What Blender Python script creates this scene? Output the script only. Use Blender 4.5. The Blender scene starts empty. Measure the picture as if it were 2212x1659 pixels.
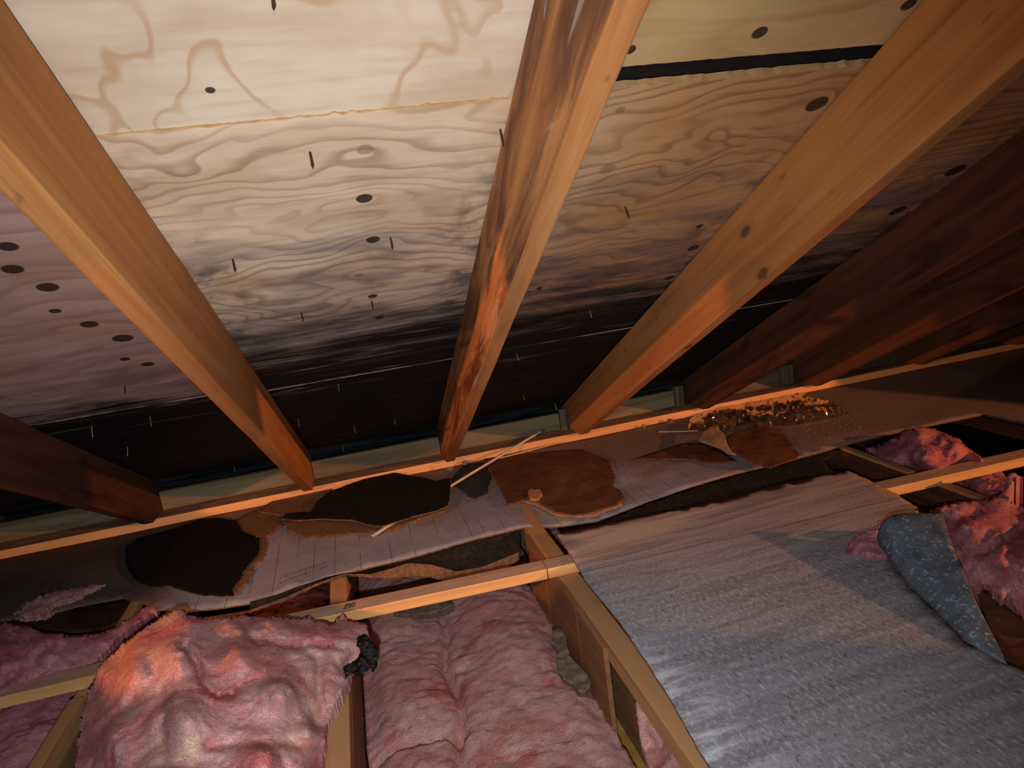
import bpy, bmesh, math, random
import numpy as np
from mathutils import Vector, Matrix
from mathutils.geometry import delaunay_2d_cdt

scene = bpy.context.scene
COL = scene.collection
random.seed(7)
# ---------------------------------------------------------------- camera
CAMZ = 0.93                      # camera height above the joist tops
FPX = 1471.0; CX = 1106.0; CY = 829.5
AX = np.array([0.96128774, -0.17763704, 0.21064416])   # world X in camera axes (right, down, forward)
AY = np.array([-0.24053793, -0.16806658, 0.95597862])
AZ = np.array([-0.13441497, -0.96963844, -0.20428879])
cam_data = bpy.data.cameras.new('camera'); cam = bpy.data.objects.new('camera', cam_data); COL.objects.link(cam)
cam_data.sensor_fit = 'HORIZONTAL'; cam_data.sensor_width = 36.0; cam_data.lens = FPX / 2212 * 36.0
cam_data.clip_start = 0.02
right = Vector((AX[0], AY[0], AZ[0])); up = -Vector((AX[1], AY[1], AZ[1])); fwd = Vector((AX[2], AY[2], AZ[2]))
cam.matrix_world = Matrix(((right.x, up.x, -fwd.x, 0), (right.y, up.y, -fwd.y, 0), (right.z, up.z, -fwd.z, CAMZ), (0, 0, 0, 1)))
scene.camera = cam
scene.view_settings.view_transform = 'Standard'; scene.view_settings.look = 'None'
scene.view_settings.gamma = 1.0; scene.view_settings.use_curve_mapping = False
scene.view_settings.exposure = 0.0
# ---------------------------------------------------------------- world and lights
w = bpy.data.worlds.new('world'); scene.world = w; w.use_nodes = True
w.node_tree.nodes['Background'].inputs[0].default_value = (1.0, 0.62, 0.42, 1)
w.node_tree.nodes['Background'].inputs[1].default_value = 0.014

def spot(name, loc, target, energy, color, size_deg, blend, radius):
    d = bpy.data.lights.new(name, 'SPOT'); o = bpy.data.objects.new(name, d); COL.objects.link(o)
    d.energy = energy; d.color = color; d.spot_size = math.radians(size_deg); d.spot_blend = blend; d.shadow_soft_size = radius
    o.location = loc
    o.rotation_euler = (Vector(target) - Vector(loc)).to_track_quat('-Z', 'Y').to_euler()
    return o
# phone lamp held beside the lens, cool white, and an added broad warm fill just above it
spot('phone_light', (-0.04, -0.06, 0.86), (0.12, 1.6, 0.42), 84, (0.86, 0.93, 1.0), 112, 1.0, 0.012)
spot('warm_fill', (0.02, -0.06, 1.02), (0.95, 1.7, 0.70), 9.5, (1.0, 0.68, 0.42), 130, 1.0, 0.03)
# two orange work lamps standing further off to the left and to the right, shining along the eave
def work_lamp(loc, az, elev, half, energy):
    a = math.radians(az); e = math.radians(elev)
    d = Vector((math.cos(a) * math.cos(e), math.sin(a) * math.cos(e), math.sin(e)))
    spot('work_lamp', loc, Vector(loc) + d, energy, (1.0, 0.37, 0.12), half * 2, 0.05, 0.03)
work_lamp((-2.2, 0.05, 1.07), 28 + 18.5, -3.5, 21.5, 205)
work_lamp((4.6, -1.89, 1.27), 129.0, -9, 13.5, 720)

# ---------------------------------------------------------------- maths helpers
P = math.radians(26.57); CP = math.cos(P); SP = math.sin(P)
SW = Vector((0, CP, -SP)); NW = Vector((0, SP, CP))      # down the slope, out of the roof
CAMP = Vector((0, 0, CAMZ))
def ray(px, py):
    d = np.array([px - CX, py - CY, FPX]); return Vector((float(d @ AX), float(d @ AY), float(d @ AZ)))
def at_z(px, py, z=0.0):
    r = ray(px, py); return CAMP + r * ((z - CAMZ) / r.z)
def at_y(px, py, y):
    r = ray(px, py); return CAMP + r * (y / r.y)
def on_roof(px, py, n=0.65):
    r = ray(px, py); return CAMP + r * (n / r.dot(NW))
def roof_xs(px, py, n=0.65):
    q = on_roof(px, py, n) - CAMP; return q.x, q.dot(SW)

def _hash(i, j, k, seed):
    h = (i * 374761393 + j * 668265263 + k * 2147483647 + seed * 974634777) & 0xFFFFFFFF
    h = ((h ^ (h >> 13)) * 1274126177) & 0xFFFFFFFF
    h = (h ^ (h >> 16)) & 0xFFFFFFFF
    return h / 4294967295.0
def vnoise(x, y, z=0.0, seed=0):
    x, y, z = np.broadcast_arrays(np.asarray(x, float), np.asarray(y, float), np.asarray(z, float))
    xi = np.floor(x).astype(np.int64); yi = np.floor(y).astype(np.int64); zi = np.floor(z).astype(np.int64)
    fx = x - xi; fy = y - yi; fz = z - zi
    fx = fx * fx * (3 - 2 * fx); fy = fy * fy * (3 - 2 * fy); fz = fz * fz * (3 - 2 * fz)
    r = 0
    for a in (0, 1):
        for b in (0, 1):
            for c in (0, 1):
                r = r + (fx if a else 1 - fx) * (fy if b else 1 - fy) * (fz if c else 1 - fz) * _hash(xi + a, yi + b, zi + c, seed)
    return r * 2 - 1
def fbm(x, y, z=0.0, octaves=4, seed=0, gain=0.5):
    r = 0; a = 1.0; f = 1.0
    for o in range(octaves):
        r = r + a * vnoise(x * f, y * f, np.asarray(z) * f, seed + o * 17); a *= gain; f *= 2.03
    return r
def ridged(x, y, z=0.0, octaves=4, seed=0):
    r = 0; a = 1.0; f = 1.0
    for o in range(octaves):
        r = r + a * (1 - 2 * np.abs(vnoise(x * f, y * f, np.asarray(z) * f, seed + o * 13))); a *= 0.5; f *= 2.1
    return r

# ---------------------------------------------------------------- object helpers
def tag(o, label=None, cat=None, group=None, kind=None):
    if label: o['label'] = label
    if cat: o['category'] = cat
    if group: o['group'] = group
    if kind: o['kind'] = kind
    return o
def link_bm(name, bm, mats, parent=None, matrix=None, smooth=False):
    me = bpy.data.meshes.new(name); bm.normal_update(); bm.to_mesh(me); bm.free()
    for m in (mats if isinstance(mats, (list, tuple)) else [mats]): me.materials.append(m)
    if smooth:
        for p in me.polygons: p.use_smooth = True
    o = bpy.data.objects.new(name, me); COL.objects.link(o)
    if matrix is not None: o.matrix_world = matrix
    if parent: o.parent = parent
    return o
def empty(name, loc):
    o = bpy.data.objects.new(name, None); o.location = loc; o.empty_display_size = 0.05; COL.objects.link(o); return o
def frame(lx, lz, loc):
    lx = Vector(lx).normalized(); lz = Vector(lz); lz = (lz - lx * lz.dot(lx)).normalized(); ly = lz.cross(lx)
    return Matrix(((lx.x, ly.x, lz.x, loc[0]), (lx.y, ly.y, lz.y, loc[1]), (lx.z, ly.z, lz.z, loc[2]), (0, 0, 0, 1)))
def prism(profile, depth_axis_len, bevel=0.0, seg=2):
    """profile: (x,z) list in local frame, extruded along local y, centred."""
    bm = bmesh.new(); h = depth_axis_len / 2
    a = [bm.verts.new((p[0], -h, p[1])) for p in profile]; b = [bm.verts.new((p[0], h, p[1])) for p in profile]
    n = len(profile)
    bm.faces.new(a); bm.faces.new(list(reversed(b)))
    for i in range(n):
        j = (i + 1) % n; bm.faces.new((a[j], a[i], b[i], b[j]))
    bmesh.ops.recalc_face_normals(bm, faces=bm.faces)
    if bevel: bmesh.ops.bevel(bm, geom=list(bm.edges), offset=bevel, segments=seg, profile=0.6, affect='EDGES')
    return bm
def lumber(name, p0, p1, upv, width, height, mat, parent=None, bevel=0.0025, notches=()):
    """a sawn board from p0 to p1 (centre of its underside); local x runs along the grain."""
    p0 = Vector(p0); p1 = Vector(p1); L = (p1 - p0).length
    prof = [(0, 0), (L, 0), (L, height)]
    for (a, b, d) in sorted(notches, reverse=True): prof += [(b, height), (b, height - d), (a, height - d), (a, height)]
    prof += [(0, height)]
    bm = prism(prof, width, bevel)
    M_ = frame(p1 - p0, upv, p0)
    o = link_bm(name, bm, mat)
    if parent:
        o.parent = parent; o.matrix_basis = Matrix.Translation(-parent.location) @ M_
    else: o.matrix_world = M_
    return o
def adopt(o, parent):
    m = o.matrix_world.copy() if o.parent is None else o.matrix_world
    mb = o.matrix_basis.copy(); o.parent = parent; o.matrix_parent_inverse = Matrix.Identity(4)
    o.matrix_basis = Matrix.Translation(-parent.location) @ mb
    return o

def resample(poly, step, closed=True):
    out = []
    n = len(poly)
    for i in range(n if closed else n - 1):
        a = poly[i]; b = poly[(i + 1) % n]; L = math.hypot(b[0] - a[0], b[1] - a[1]); k = max(1, int(round(L / step)))
        for j in range(k): out.append((a[0] + (b[0] - a[0]) * j / k, a[1] + (b[1] - a[1]) * j / k))
    return out
def rag(poly, amp, scale, seed):
    out = []
    n = len(poly)
    for i, p in enumerate(poly):
        a = poly[i - 1]; b = poly[(i + 1) % n]; tx, ty = b[0] - a[0], b[1] - a[1]; L = math.hypot(tx, ty) or 1
        d = float(fbm(p[0] * scale, p[1] * scale, 0.3, 4, seed, 0.65)) * amp
        out.append((p[0] - ty / L * d, p[1] + tx / L * d))
    return out
def inside(pts, poly):
    poly = np.array(poly); x = pts[:, 0]; y = pts[:, 1]; c = np.zeros(len(pts), bool); n = len(poly); j = n - 1
    for i in range(n):
        xi, yi = poly[i]; xj, yj = poly[j]
        t = ((yi > y) != (yj > y)) & (x < (xj - xi) * (y - yi) / ((yj - yi) if yj != yi else 1e-9) + xi); c ^= t; j = i
    return c
def triangulate(poly, step, jitter=0.25, seed=1):
    rs = np.random.RandomState(seed)
    P_ = np.array(poly); x0, y0 = P_.min(0); x1, y1 = P_.max(0)
    gx, gy = np.meshgrid(np.arange(x0, x1, step), np.arange(y0, y1, step)); g = np.stack([gx.ravel(), gy.ravel()], 1)
    g += (rs.rand(*g.shape) - .5) * step * jitter * 2
    g = g[inside(g, poly)]
    # stay off the border
    keep = np.ones(len(g), bool)
    for i in range(0, len(P_)):
        keep &= ((g - P_[i]) ** 2).sum(1) > (step * 0.45) ** 2
    g = g[keep]
    nb = len(poly)
    vs = [Vector(p) for p in poly] + [Vector(p) for p in g]
    r = delaunay_2d_cdt(vs, [(i, (i + 1) % nb) for i in range(nb)], [], 1, 1e-7)
    V = np.array([(v.x, v.y) for v in r[0]])
    F = []
    for f in r[2]:
        c = V[list(f)].mean(0); F.append(list(f))
    cs = np.array([V[f].mean(0) for f in F]); ok = inside(cs, poly)
    F = [f for f, k in zip(F, ok) if k]
    return V, F
def shell(V3, F, off, name, mats, edge_mat=0, smooth=True, parent=None, origin=None, back_mat=None):
    """closed thin shell: V3 top verts, off: vector or array of vectors to the back side."""
    V3 = np.asarray(V3, float); off = np.broadcast_to(np.asarray(off, float), V3.shape)
    if origin is None: origin = V3.mean(0); origin = np.array([origin[0], origin[1], V3[:, 2].min()])
    origin = np.asarray(origin, float)
    bm = bmesh.new()
    a = [bm.verts.new(v - origin) for v in V3]; b = [bm.verts.new(v - origin) for v in (V3 + off)]
    cnt = {}
    for f in F:
        for i in range(len(f)):
            e = (f[i], f[(i + 1) % len(f)]); cnt[e] = cnt.get(e, 0) + 1
    for f in F:
        try:
            fa = bm.faces.new([a[i] for i in f]); fa.smooth = smooth
            fb = bm.faces.new([b[i] for i in reversed(f)]); fb.smooth = smooth
            fb.material_index = edge_mat if back_mat is None else back_mat
        except ValueError: pass
    for (i, j) in list(cnt):
        if (j, i) not in cnt:
            try: s = bm.faces.new([a[j], a[i], b[i], b[j]]); s.material_index = edge_mat
            except ValueError: pass
    for v in [v for v in bm.verts if not v.link_faces]: bm.verts.remove(v)
    bmesh.ops.recalc_face_normals(bm, faces=bm.faces)
    me = bpy.data.meshes.new(name); bm.to_mesh(me); bm.free()
    for m in (mats if isinstance(mats, (list, tuple)) else [mats]): me.materials.append(m)
    o = bpy.data.objects.new(name, me); COL.objects.link(o); o.location = origin
    if parent: o.location = Vector(origin) - parent.location; o.parent = parent
    return o
def idw(ctrl, p=2.4):
    C_ = np.array(ctrl, float)
    def f(x, y):
        x = np.asarray(x, float); y = np.asarray(y, float)
        d = (x[..., None] - C_[:, 0]) ** 2 + (y[..., None] - C_[:, 1]) ** 2 + 1e-6
        wgt = d ** (-p / 2); return (wgt * C_[:, 2]).sum(-1) / wgt.sum(-1)
    return f
def px_to_xy(poly, zf):
    out = []
    for (a, b) in poly:
        z = 0.0
        for _ in range(6):
            q = at_z(a, b, z); z = float(zf(q.x, q.y)) if callable(zf) else zf
        q = at_z(a, b, z); out.append((q.x, q.y))
    return out
def sheet(name, poly, zf, thick, mats, step=0.02, ragged=0.0, rscale=30, bstep=None, seed=1, edge_mat=0, parent=None, back_mat=None):
    """thin board lying in the world: poly is world (x, y), zf its upper surface."""
    b = resample(poly, bstep or step)
    if ragged: b = rag(b, ragged, rscale, seed)
    V, F = triangulate(b, step, seed=seed)
    zz = np.array([float(zf(x, y)) for x, y in V]) if callable(zf) else np.full(len(V), zf)
    return shell(np.column_stack([V, zz]), F, (0, 0, -thick), name, mats, edge_mat, parent=parent, back_mat=back_mat)
def blob(name, poly_px, ctrl, mat, step=9, drop=-0.12, amp=0.012, nscale=22, ragpx=2.0, seed=1, big=0.0, crease=(), edge_round=0.0, skirt=None, tuck=0.35):
    """a soft lump: an outline seen at real height, its surface given by heights at control points."""
    b = resample(poly_px, step * 0.6); b = rag(b, ragpx, 0.06, seed)
    V, F = triangulate(b, step, seed=seed)
    f = idw(ctrl); Z = f(V[:, 0], V[:, 1])
    W = np.array([tuple(at_z(x, y, z)) for (x, y), z in zip(V, Z)])
    B = np.array(b)
    dist = np.sqrt(((V[:, None, :] - B[None, ::3, :]) ** 2).sum(-1)).min(1)
    n = fbm(W[:, 0] * nscale, W[:, 1] * nscale * 1.6, W[:, 2] * nscale, 5, seed, 0.55) * amp
    n += ridged(W[:, 0] * nscale * .45, W[:, 1] * nscale * .6, 1.7, 3, seed + 5) * amp * 0.5
    n += fbm(W[:, 0] * nscale * 5, W[:, 1] * nscale * 7, 0.4, 3, seed + 8, 0.7) * amp * 0.30
    if big: n += fbm(W[:, 0] * 6, W[:, 1] * 6, 0.5, 2, seed + 9) * big
    for (pts, wd, dp) in crease:
        pts = np.array(pts, float); dd = np.full(len(V), 1e9)
        for i in range(len(pts) - 1):
            a = pts[i]; c = pts[i + 1]; t = np.clip(((V - a) @ (c - a)) / ((c - a) @ (c - a)), 0, 1)
            dd = np.minimum(dd, np.sqrt(((V - (a + t[:, None] * (c - a))) ** 2).sum(1)))
        n -= dp * np.exp(-(dd / wd) ** 2)
    if edge_round: n -= edge_round * np.exp(-(dist / (step * 2.0)) ** 1.2)
    Z2 = Z + n
    W = np.array([tuple(at_z(x, y, z)) for (x, y), z in zip(V, Z2)])
    off = np.zeros_like(W); off[:, 2] = np.minimum(drop - W[:, 2], -0.01)
    off[:, :2] = W[:, :2] / np.linalg.norm(W[:, :2], axis=1)[:, None] * np.minimum(0.09, -off[:, 2:3] * 0.6) * (tuck / 0.35)
    if skirt is not None: off[:, 2] = -skirt
    return shell(W, F, off, name, mat)
def field(name, x0, x1, y0, y1, zf, mat, step=0.015, thick=0.05):
    nx = int((x1 - x0) / step); ny = int((y1 - y0) / step)
    xs = np.linspace(x0, x1, nx); ys = np.linspace(y0, y1, ny); gx, gy = np.meshgrid(xs, ys); gz = zf(gx, gy)
    V = np.column_stack([gx.ravel(), gy.ravel(), gz.ravel()])
    F = [[j * nx + i, j * nx + i + 1, (j + 1) * nx + i + 1, (j + 1) * nx + i] for j in range(ny - 1) for i in range(nx - 1)]
    return shell(V, F, (0, 0, -thick), name, mat, origin=((x0 + x1) / 2, (y0 + y1) / 2, float(gz.min()) - thick))

def add_fibres(o, n, length=(0.010, 0.030), w=0.00045, seed=1, lift=0.004):
    me = o.data; rs = np.random.RandomState(seed); bm = bmesh.new(); bm.from_mesh(me); bm.faces.ensure_lookup_table()
    up = [f for f in bm.faces if f.normal.z > 0.15 and len(f.verts) >= 3]
    ar = np.array([f.calc_area() for f in up]); ar /= ar.sum(); idx = rs.choice(len(up), n, p=ar)
    for k in idx:
        f = up[k]; c = f.calc_center_median(); nn = f.normal.copy()
        a = rs.rand() * 6.283; d = Vector((math.cos(a), math.sin(a) * 0.6, 0)); d = (d - nn * d.dot(nn)).normalized(); sd = nn.cross(d) * w
        L = length[0] + (length[1] - length[0]) * rs.rand() ** 2; bend = (rs.rand() - .5) * L * 0.5; prev = None
        for i in range(4):
            t = i / 3 - 0.5; q = c + d * (t * L) + nn.cross(d) * (bend * (0.25 - t * t) * 2) + nn * (lift * (0.15 + 0.5 * rs.rand()) )
            pr = (bm.verts.new(q - sd), bm.verts.new(q + sd))
            if prev: bm.faces.new((prev[0], prev[1], pr[1], pr[0]))
            prev = pr
    bm.to_mesh(me); bm.free()
# ---------------------------------------------------------------- material helper
class Mat:
    def __init__(s, name, rough=0.85, spec=0.3):
        s.m = bpy.data.materials.new(name); s.m.use_nodes = True; s.t = s.m.node_tree; s.n = s.t.nodes; s.l = s.t.links
        s.b = s.n['Principled BSDF']; s.b.inputs['Roughness'].default_value = rough; s.b.inputs['Specular IOR Level'].default_value = spec
        s.tc = s.n.new('ShaderNodeTexCoord'); s.obj = s.tc.outputs['Object']
    def new(s, t): return s.n.new(t)
    def put(s, sock, v):
        if hasattr(v, 'is_linked') or isinstance(v, bpy.types.NodeSocket): s.l.new(v, sock)
        elif v is not None:
            try: sock.default_value = v
            except Exception: sock.default_value = tuple(v) + (1,)
    def vmul(s, v, sc, off=None):
        q = s.new('ShaderNodeMapping'); s.put(q.inputs['Vector'], v); q.inputs['Scale'].default_value = sc
        if off is not None: s.put(q.inputs['Location'], off)
        return q.outputs[0]
    def rand(s, v, k=37.0):
        oi = s.new('ShaderNodeObjectInfo'); mm = s.math('MULTIPLY', oi.outputs['Random'], k)
        c = s.new('ShaderNodeCombineXYZ'); [s.l.new(mm, c.inputs[i]) for i in range(3)]
        a = s.new('ShaderNodeVectorMath'); a.operation = 'ADD'; s.l.new(v, a.inputs[0]); s.l.new(c.outputs[0], a.inputs[1]); return a.outputs[0]
    def noise(s, v, scale, detail=4, rough=0.55, dist=0.0, out=0):
        q = s.new('ShaderNodeTexNoise'); s.put(q.inputs['Vector'], v); q.inputs['Scale'].default_value = scale
        q.inputs['Detail'].default_value = detail; q.inputs['Roughness'].default_value = rough; q.inputs['Distortion'].default_value = dist
        return q.outputs[out]
    def voro(s, v, scale, feature='F1', out='Distance', rnd=1.0):
        q = s.new('ShaderNodeTexVoronoi'); q.feature = feature; s.put(q.inputs['Vector'], v); q.inputs['Scale'].default_value = scale
        q.inputs['Randomness'].default_value = rnd; return q.outputs[out]
    def math(s, op, a, b=None, c=None, clamp=False):
        q = s.new('ShaderNodeMath'); q.operation = op; q.use_clamp = clamp
        for i, v in enumerate((a, b, c)):
            if v is not None: s.put(q.inputs[i], v)
        return q.outputs[0]
    def step(s, v, lo, hi, a=0.0, b=1.0):
        q = s.new('ShaderNodeMapRange'); q.interpolation_type = 'SMOOTHSTEP'; s.put(q.inputs[0], v)
        q.inputs[1].default_value = lo; q.inputs[2].default_value = hi; q.inputs[3].default_value = a; q.inputs[4].default_value = b; return q.outputs[0]
    def sep(s, v):
        q = s.new('ShaderNodeSeparateXYZ'); s.put(q.inputs[0], v); return q.outputs
    def comb(s, x, y, z=0.0):
        q = s.new('ShaderNodeCombineXYZ'); s.put(q.inputs[0], x); s.put(q.inputs[1], y); s.put(q.inputs[2], z); return q.outputs[0]
    def mix(s, f, a, b, mode='MIX'):
        q = s.new('ShaderNodeMix'); q.data_type = 'RGBA'; q.blend_type = mode
        s.put(q.inputs[0], f); s.put(q.inputs[6], a if not isinstance(a, tuple) or len(a) == 4 else a + (1,)); s.put(q.inputs[7], b if not isinstance(b, tuple) or len(b) == 4 else b + (1,))
        return q.outputs[2]
    def ramp(s, f, stops):
        q = s.new('ShaderNodeValToRGB'); s.put(q.inputs[0], f); e = q.color_ramp.elements
        while len(e) < len(stops): e.new(0.5)
        for k, (p, c) in zip(e, stops): k.position = p; k.color = c if len(c) == 4 else tuple(c) + (1,)
        return q.outputs[0]
    def bump(s, h, strength=0.4, dist=0.004, prev=None):
        q = s.new('ShaderNodeBump'); q.inputs['Strength'].default_value = strength; q.inputs['Distance'].default_value = dist; s.put(q.inputs['Height'], h)
        if prev is not None: s.l.new(prev, q.inputs['Normal'])
        s.l.new(q.outputs[0], s.b.inputs['Normal']); return q.outputs[0]
    def done(s, col, rough=None):
        s.put(s.b.inputs['Base Color'], col if not isinstance(col, tuple) else col + (1,))
        if rough is not None: s.put(s.b.inputs['Roughness'], rough)
        return s.m
def hexc(r, g, b):
    f = lambda c: (c / 255 / 12.92) if c <= 10 else ((c / 255 + 0.055) / 1.055) ** 2.4
    return (f(r), f(g), f(b))

# ---- sawn lumber: local x runs along the grain
def lumber_mat(name, light, dark, knot=(0.10, 0.045, 0.02), stain=None, stain_amt=0.0, white=0.0, rough=0.7, knots=True, dust=None, bl=None):
    s = Mat(name, rough, 0.25); v = s.rand(s.obj)
    g = s.noise(s.vmul(v, (1.3, 26, 26)), 1.0, 5, 0.6, 0.6)
    g2 = s.noise(s.vmul(v, (3.0, 170, 170)), 1.0, 3, 0.6)
    c = s.mix(s.step(g, 0.33, 0.68), light, dark)
    c = s.mix(s.math('MULTIPLY', s.step(g2, 0.52, 0.75), 0.35), c, tuple(x * 0.62 for x in dark))
    big = s.noise(s.vmul(v, (2.2, 7, 7)), 1.0, 3, 0.5)
    c = s.mix(s.math('MULTIPLY', s.step(big, 0.4, 0.8), 0.4), c, tuple(min(1, x * 1.15) for x in light))
    if knots:
        kv = s.vmul(v, (4.2, 11, 9)); d = s.voro(kv, 1.0); d = s.math('MULTIPLY', d, 1.35); sel = s.sep(s.voro(kv, 1.0, out='Color'))[0]
        km = s.math('MULTIPLY', s.step(d, 0.10, 0.17, 1.0, 0.0), s.step(sel, 0.68, 0.70))
        kh = s.math('MULTIPLY', s.step(d, 0.13, 0.30, 1.0, 0.0), s.step(sel, 0.68, 0.70))
        c = s.mix(s.math('MULTIPLY', kh, 0.45), c, tuple(x * 0.9 for x in dark)); c = s.mix(s.math('MULTIPLY', km, 0.85), c, knot)
        sp = s.noise(s.vmul(v, (9, 22, 22)), 1.0, 3, 0.6); c = s.mix(s.math('MULTIPLY', s.step(sp, 0.66, 0.74), 0.55), c, tuple(x * 0.55 for x in dark))
    if stain:
        st = s.noise(s.vmul(v, (1.9, 9, 9)), 1.0, 5, 0.6, 1.2)
        nb = s.math('ABSOLUTE', s.sep(s.tc.outputs['Normal'])[2]); c = s.mix(s.math('MULTIPLY', s.step(st, 0.60 - stain_amt * 0.35, 0.76 - stain_amt * 0.3), s.step(nb, 0.4, 0.8, 0.85, 0.12)), c, stain)
    if white:
        wn = s.noise(s.vmul(s.rand(s.obj, 91), (3.6, 26, 20)), 1.0, 5, 0.62, 0.9)
        c = s.mix(s.math('MULTIPLY', s.math('MULTIPLY', s.step(wn, 0.58, 0.68), white), s.step(s.math('ABSOLUTE', s.sep(s.tc.outputs['Normal'])[2]), 0.4, 0.8, 1.0, 0.1)), c, (0.42, 0.34, 0.31))
    if dust:
        dn = s.noise(s.vmul(v, (5, 40, 40)), 1.0, 5, 0.7); nz = s.sep(s.tc.outputs['Normal'])[2]
        c = s.mix(s.math('MULTIPLY', s.step(nz, 0.5, 0.9), s.step(dn, 0.3, 0.6, 0.55, 1.0)), c, dust)
    s.bump(s.math('ADD', s.math('MULTIPLY', g, 1.0), s.math('MULTIPLY', g2, 0.4)), 0.35, 0.002)
    return s.done(c)
M = {}
M['lumber'] = lumber_mat('tan_lumber', hexc(184, 124, 70), hexc(160, 100, 54))
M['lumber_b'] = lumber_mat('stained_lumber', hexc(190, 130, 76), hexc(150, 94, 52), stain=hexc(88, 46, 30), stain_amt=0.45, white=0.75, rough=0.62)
M['lumber_d'] = lumber_mat('dimmed_lumber', hexc(124, 76, 48), hexc(98, 56, 36), stain=hexc(74, 40, 26), stain_amt=0.3)  # darker copy of the tan lumber, weaker light put into its colour
M['plate'] = lumber_mat('plate_lumber', hexc(232, 178, 122), hexc(214, 156, 100), dust=hexc(120, 92, 76))
M['block'] = lumber_mat('pale_lumber', hexc(140, 124, 92), hexc(108, 90, 62))
M['strap'] = lumber_mat('strapping', hexc(222, 178, 120), hexc(200, 150, 92), knots=False, dust=hexc(168, 140, 122))
M['joist'] = lumber_mat('joist_lumber', hexc(190, 142, 96), hexc(158, 108, 66), dust=hexc(176, 130, 88))
M['lumber_x'] = lumber_mat('dim_brown_lumber', hexc(96, 58, 38), hexc(72, 42, 28), stain=hexc(50, 28, 20), stain_amt=0.3)  # darkest lumber copy, for rafters and joist parts; shade put into its colour
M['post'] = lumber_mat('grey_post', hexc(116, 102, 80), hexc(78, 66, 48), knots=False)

def web_mat():
    s = Mat('web_plywood', 0.75, 0.2); v = s.rand(s.obj)
    g = s.noise(s.vmul(v, (2.0, 30, 60)), 1.0, 4, 0.6, 0.4)
    c = s.ramp(g, [(0.3, hexc(150, 108, 74)), (0.7, hexc(122, 82, 54))]); s.bump(g, 0.2, 0.001); return s.done(c)
M['web'] = web_mat()

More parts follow.
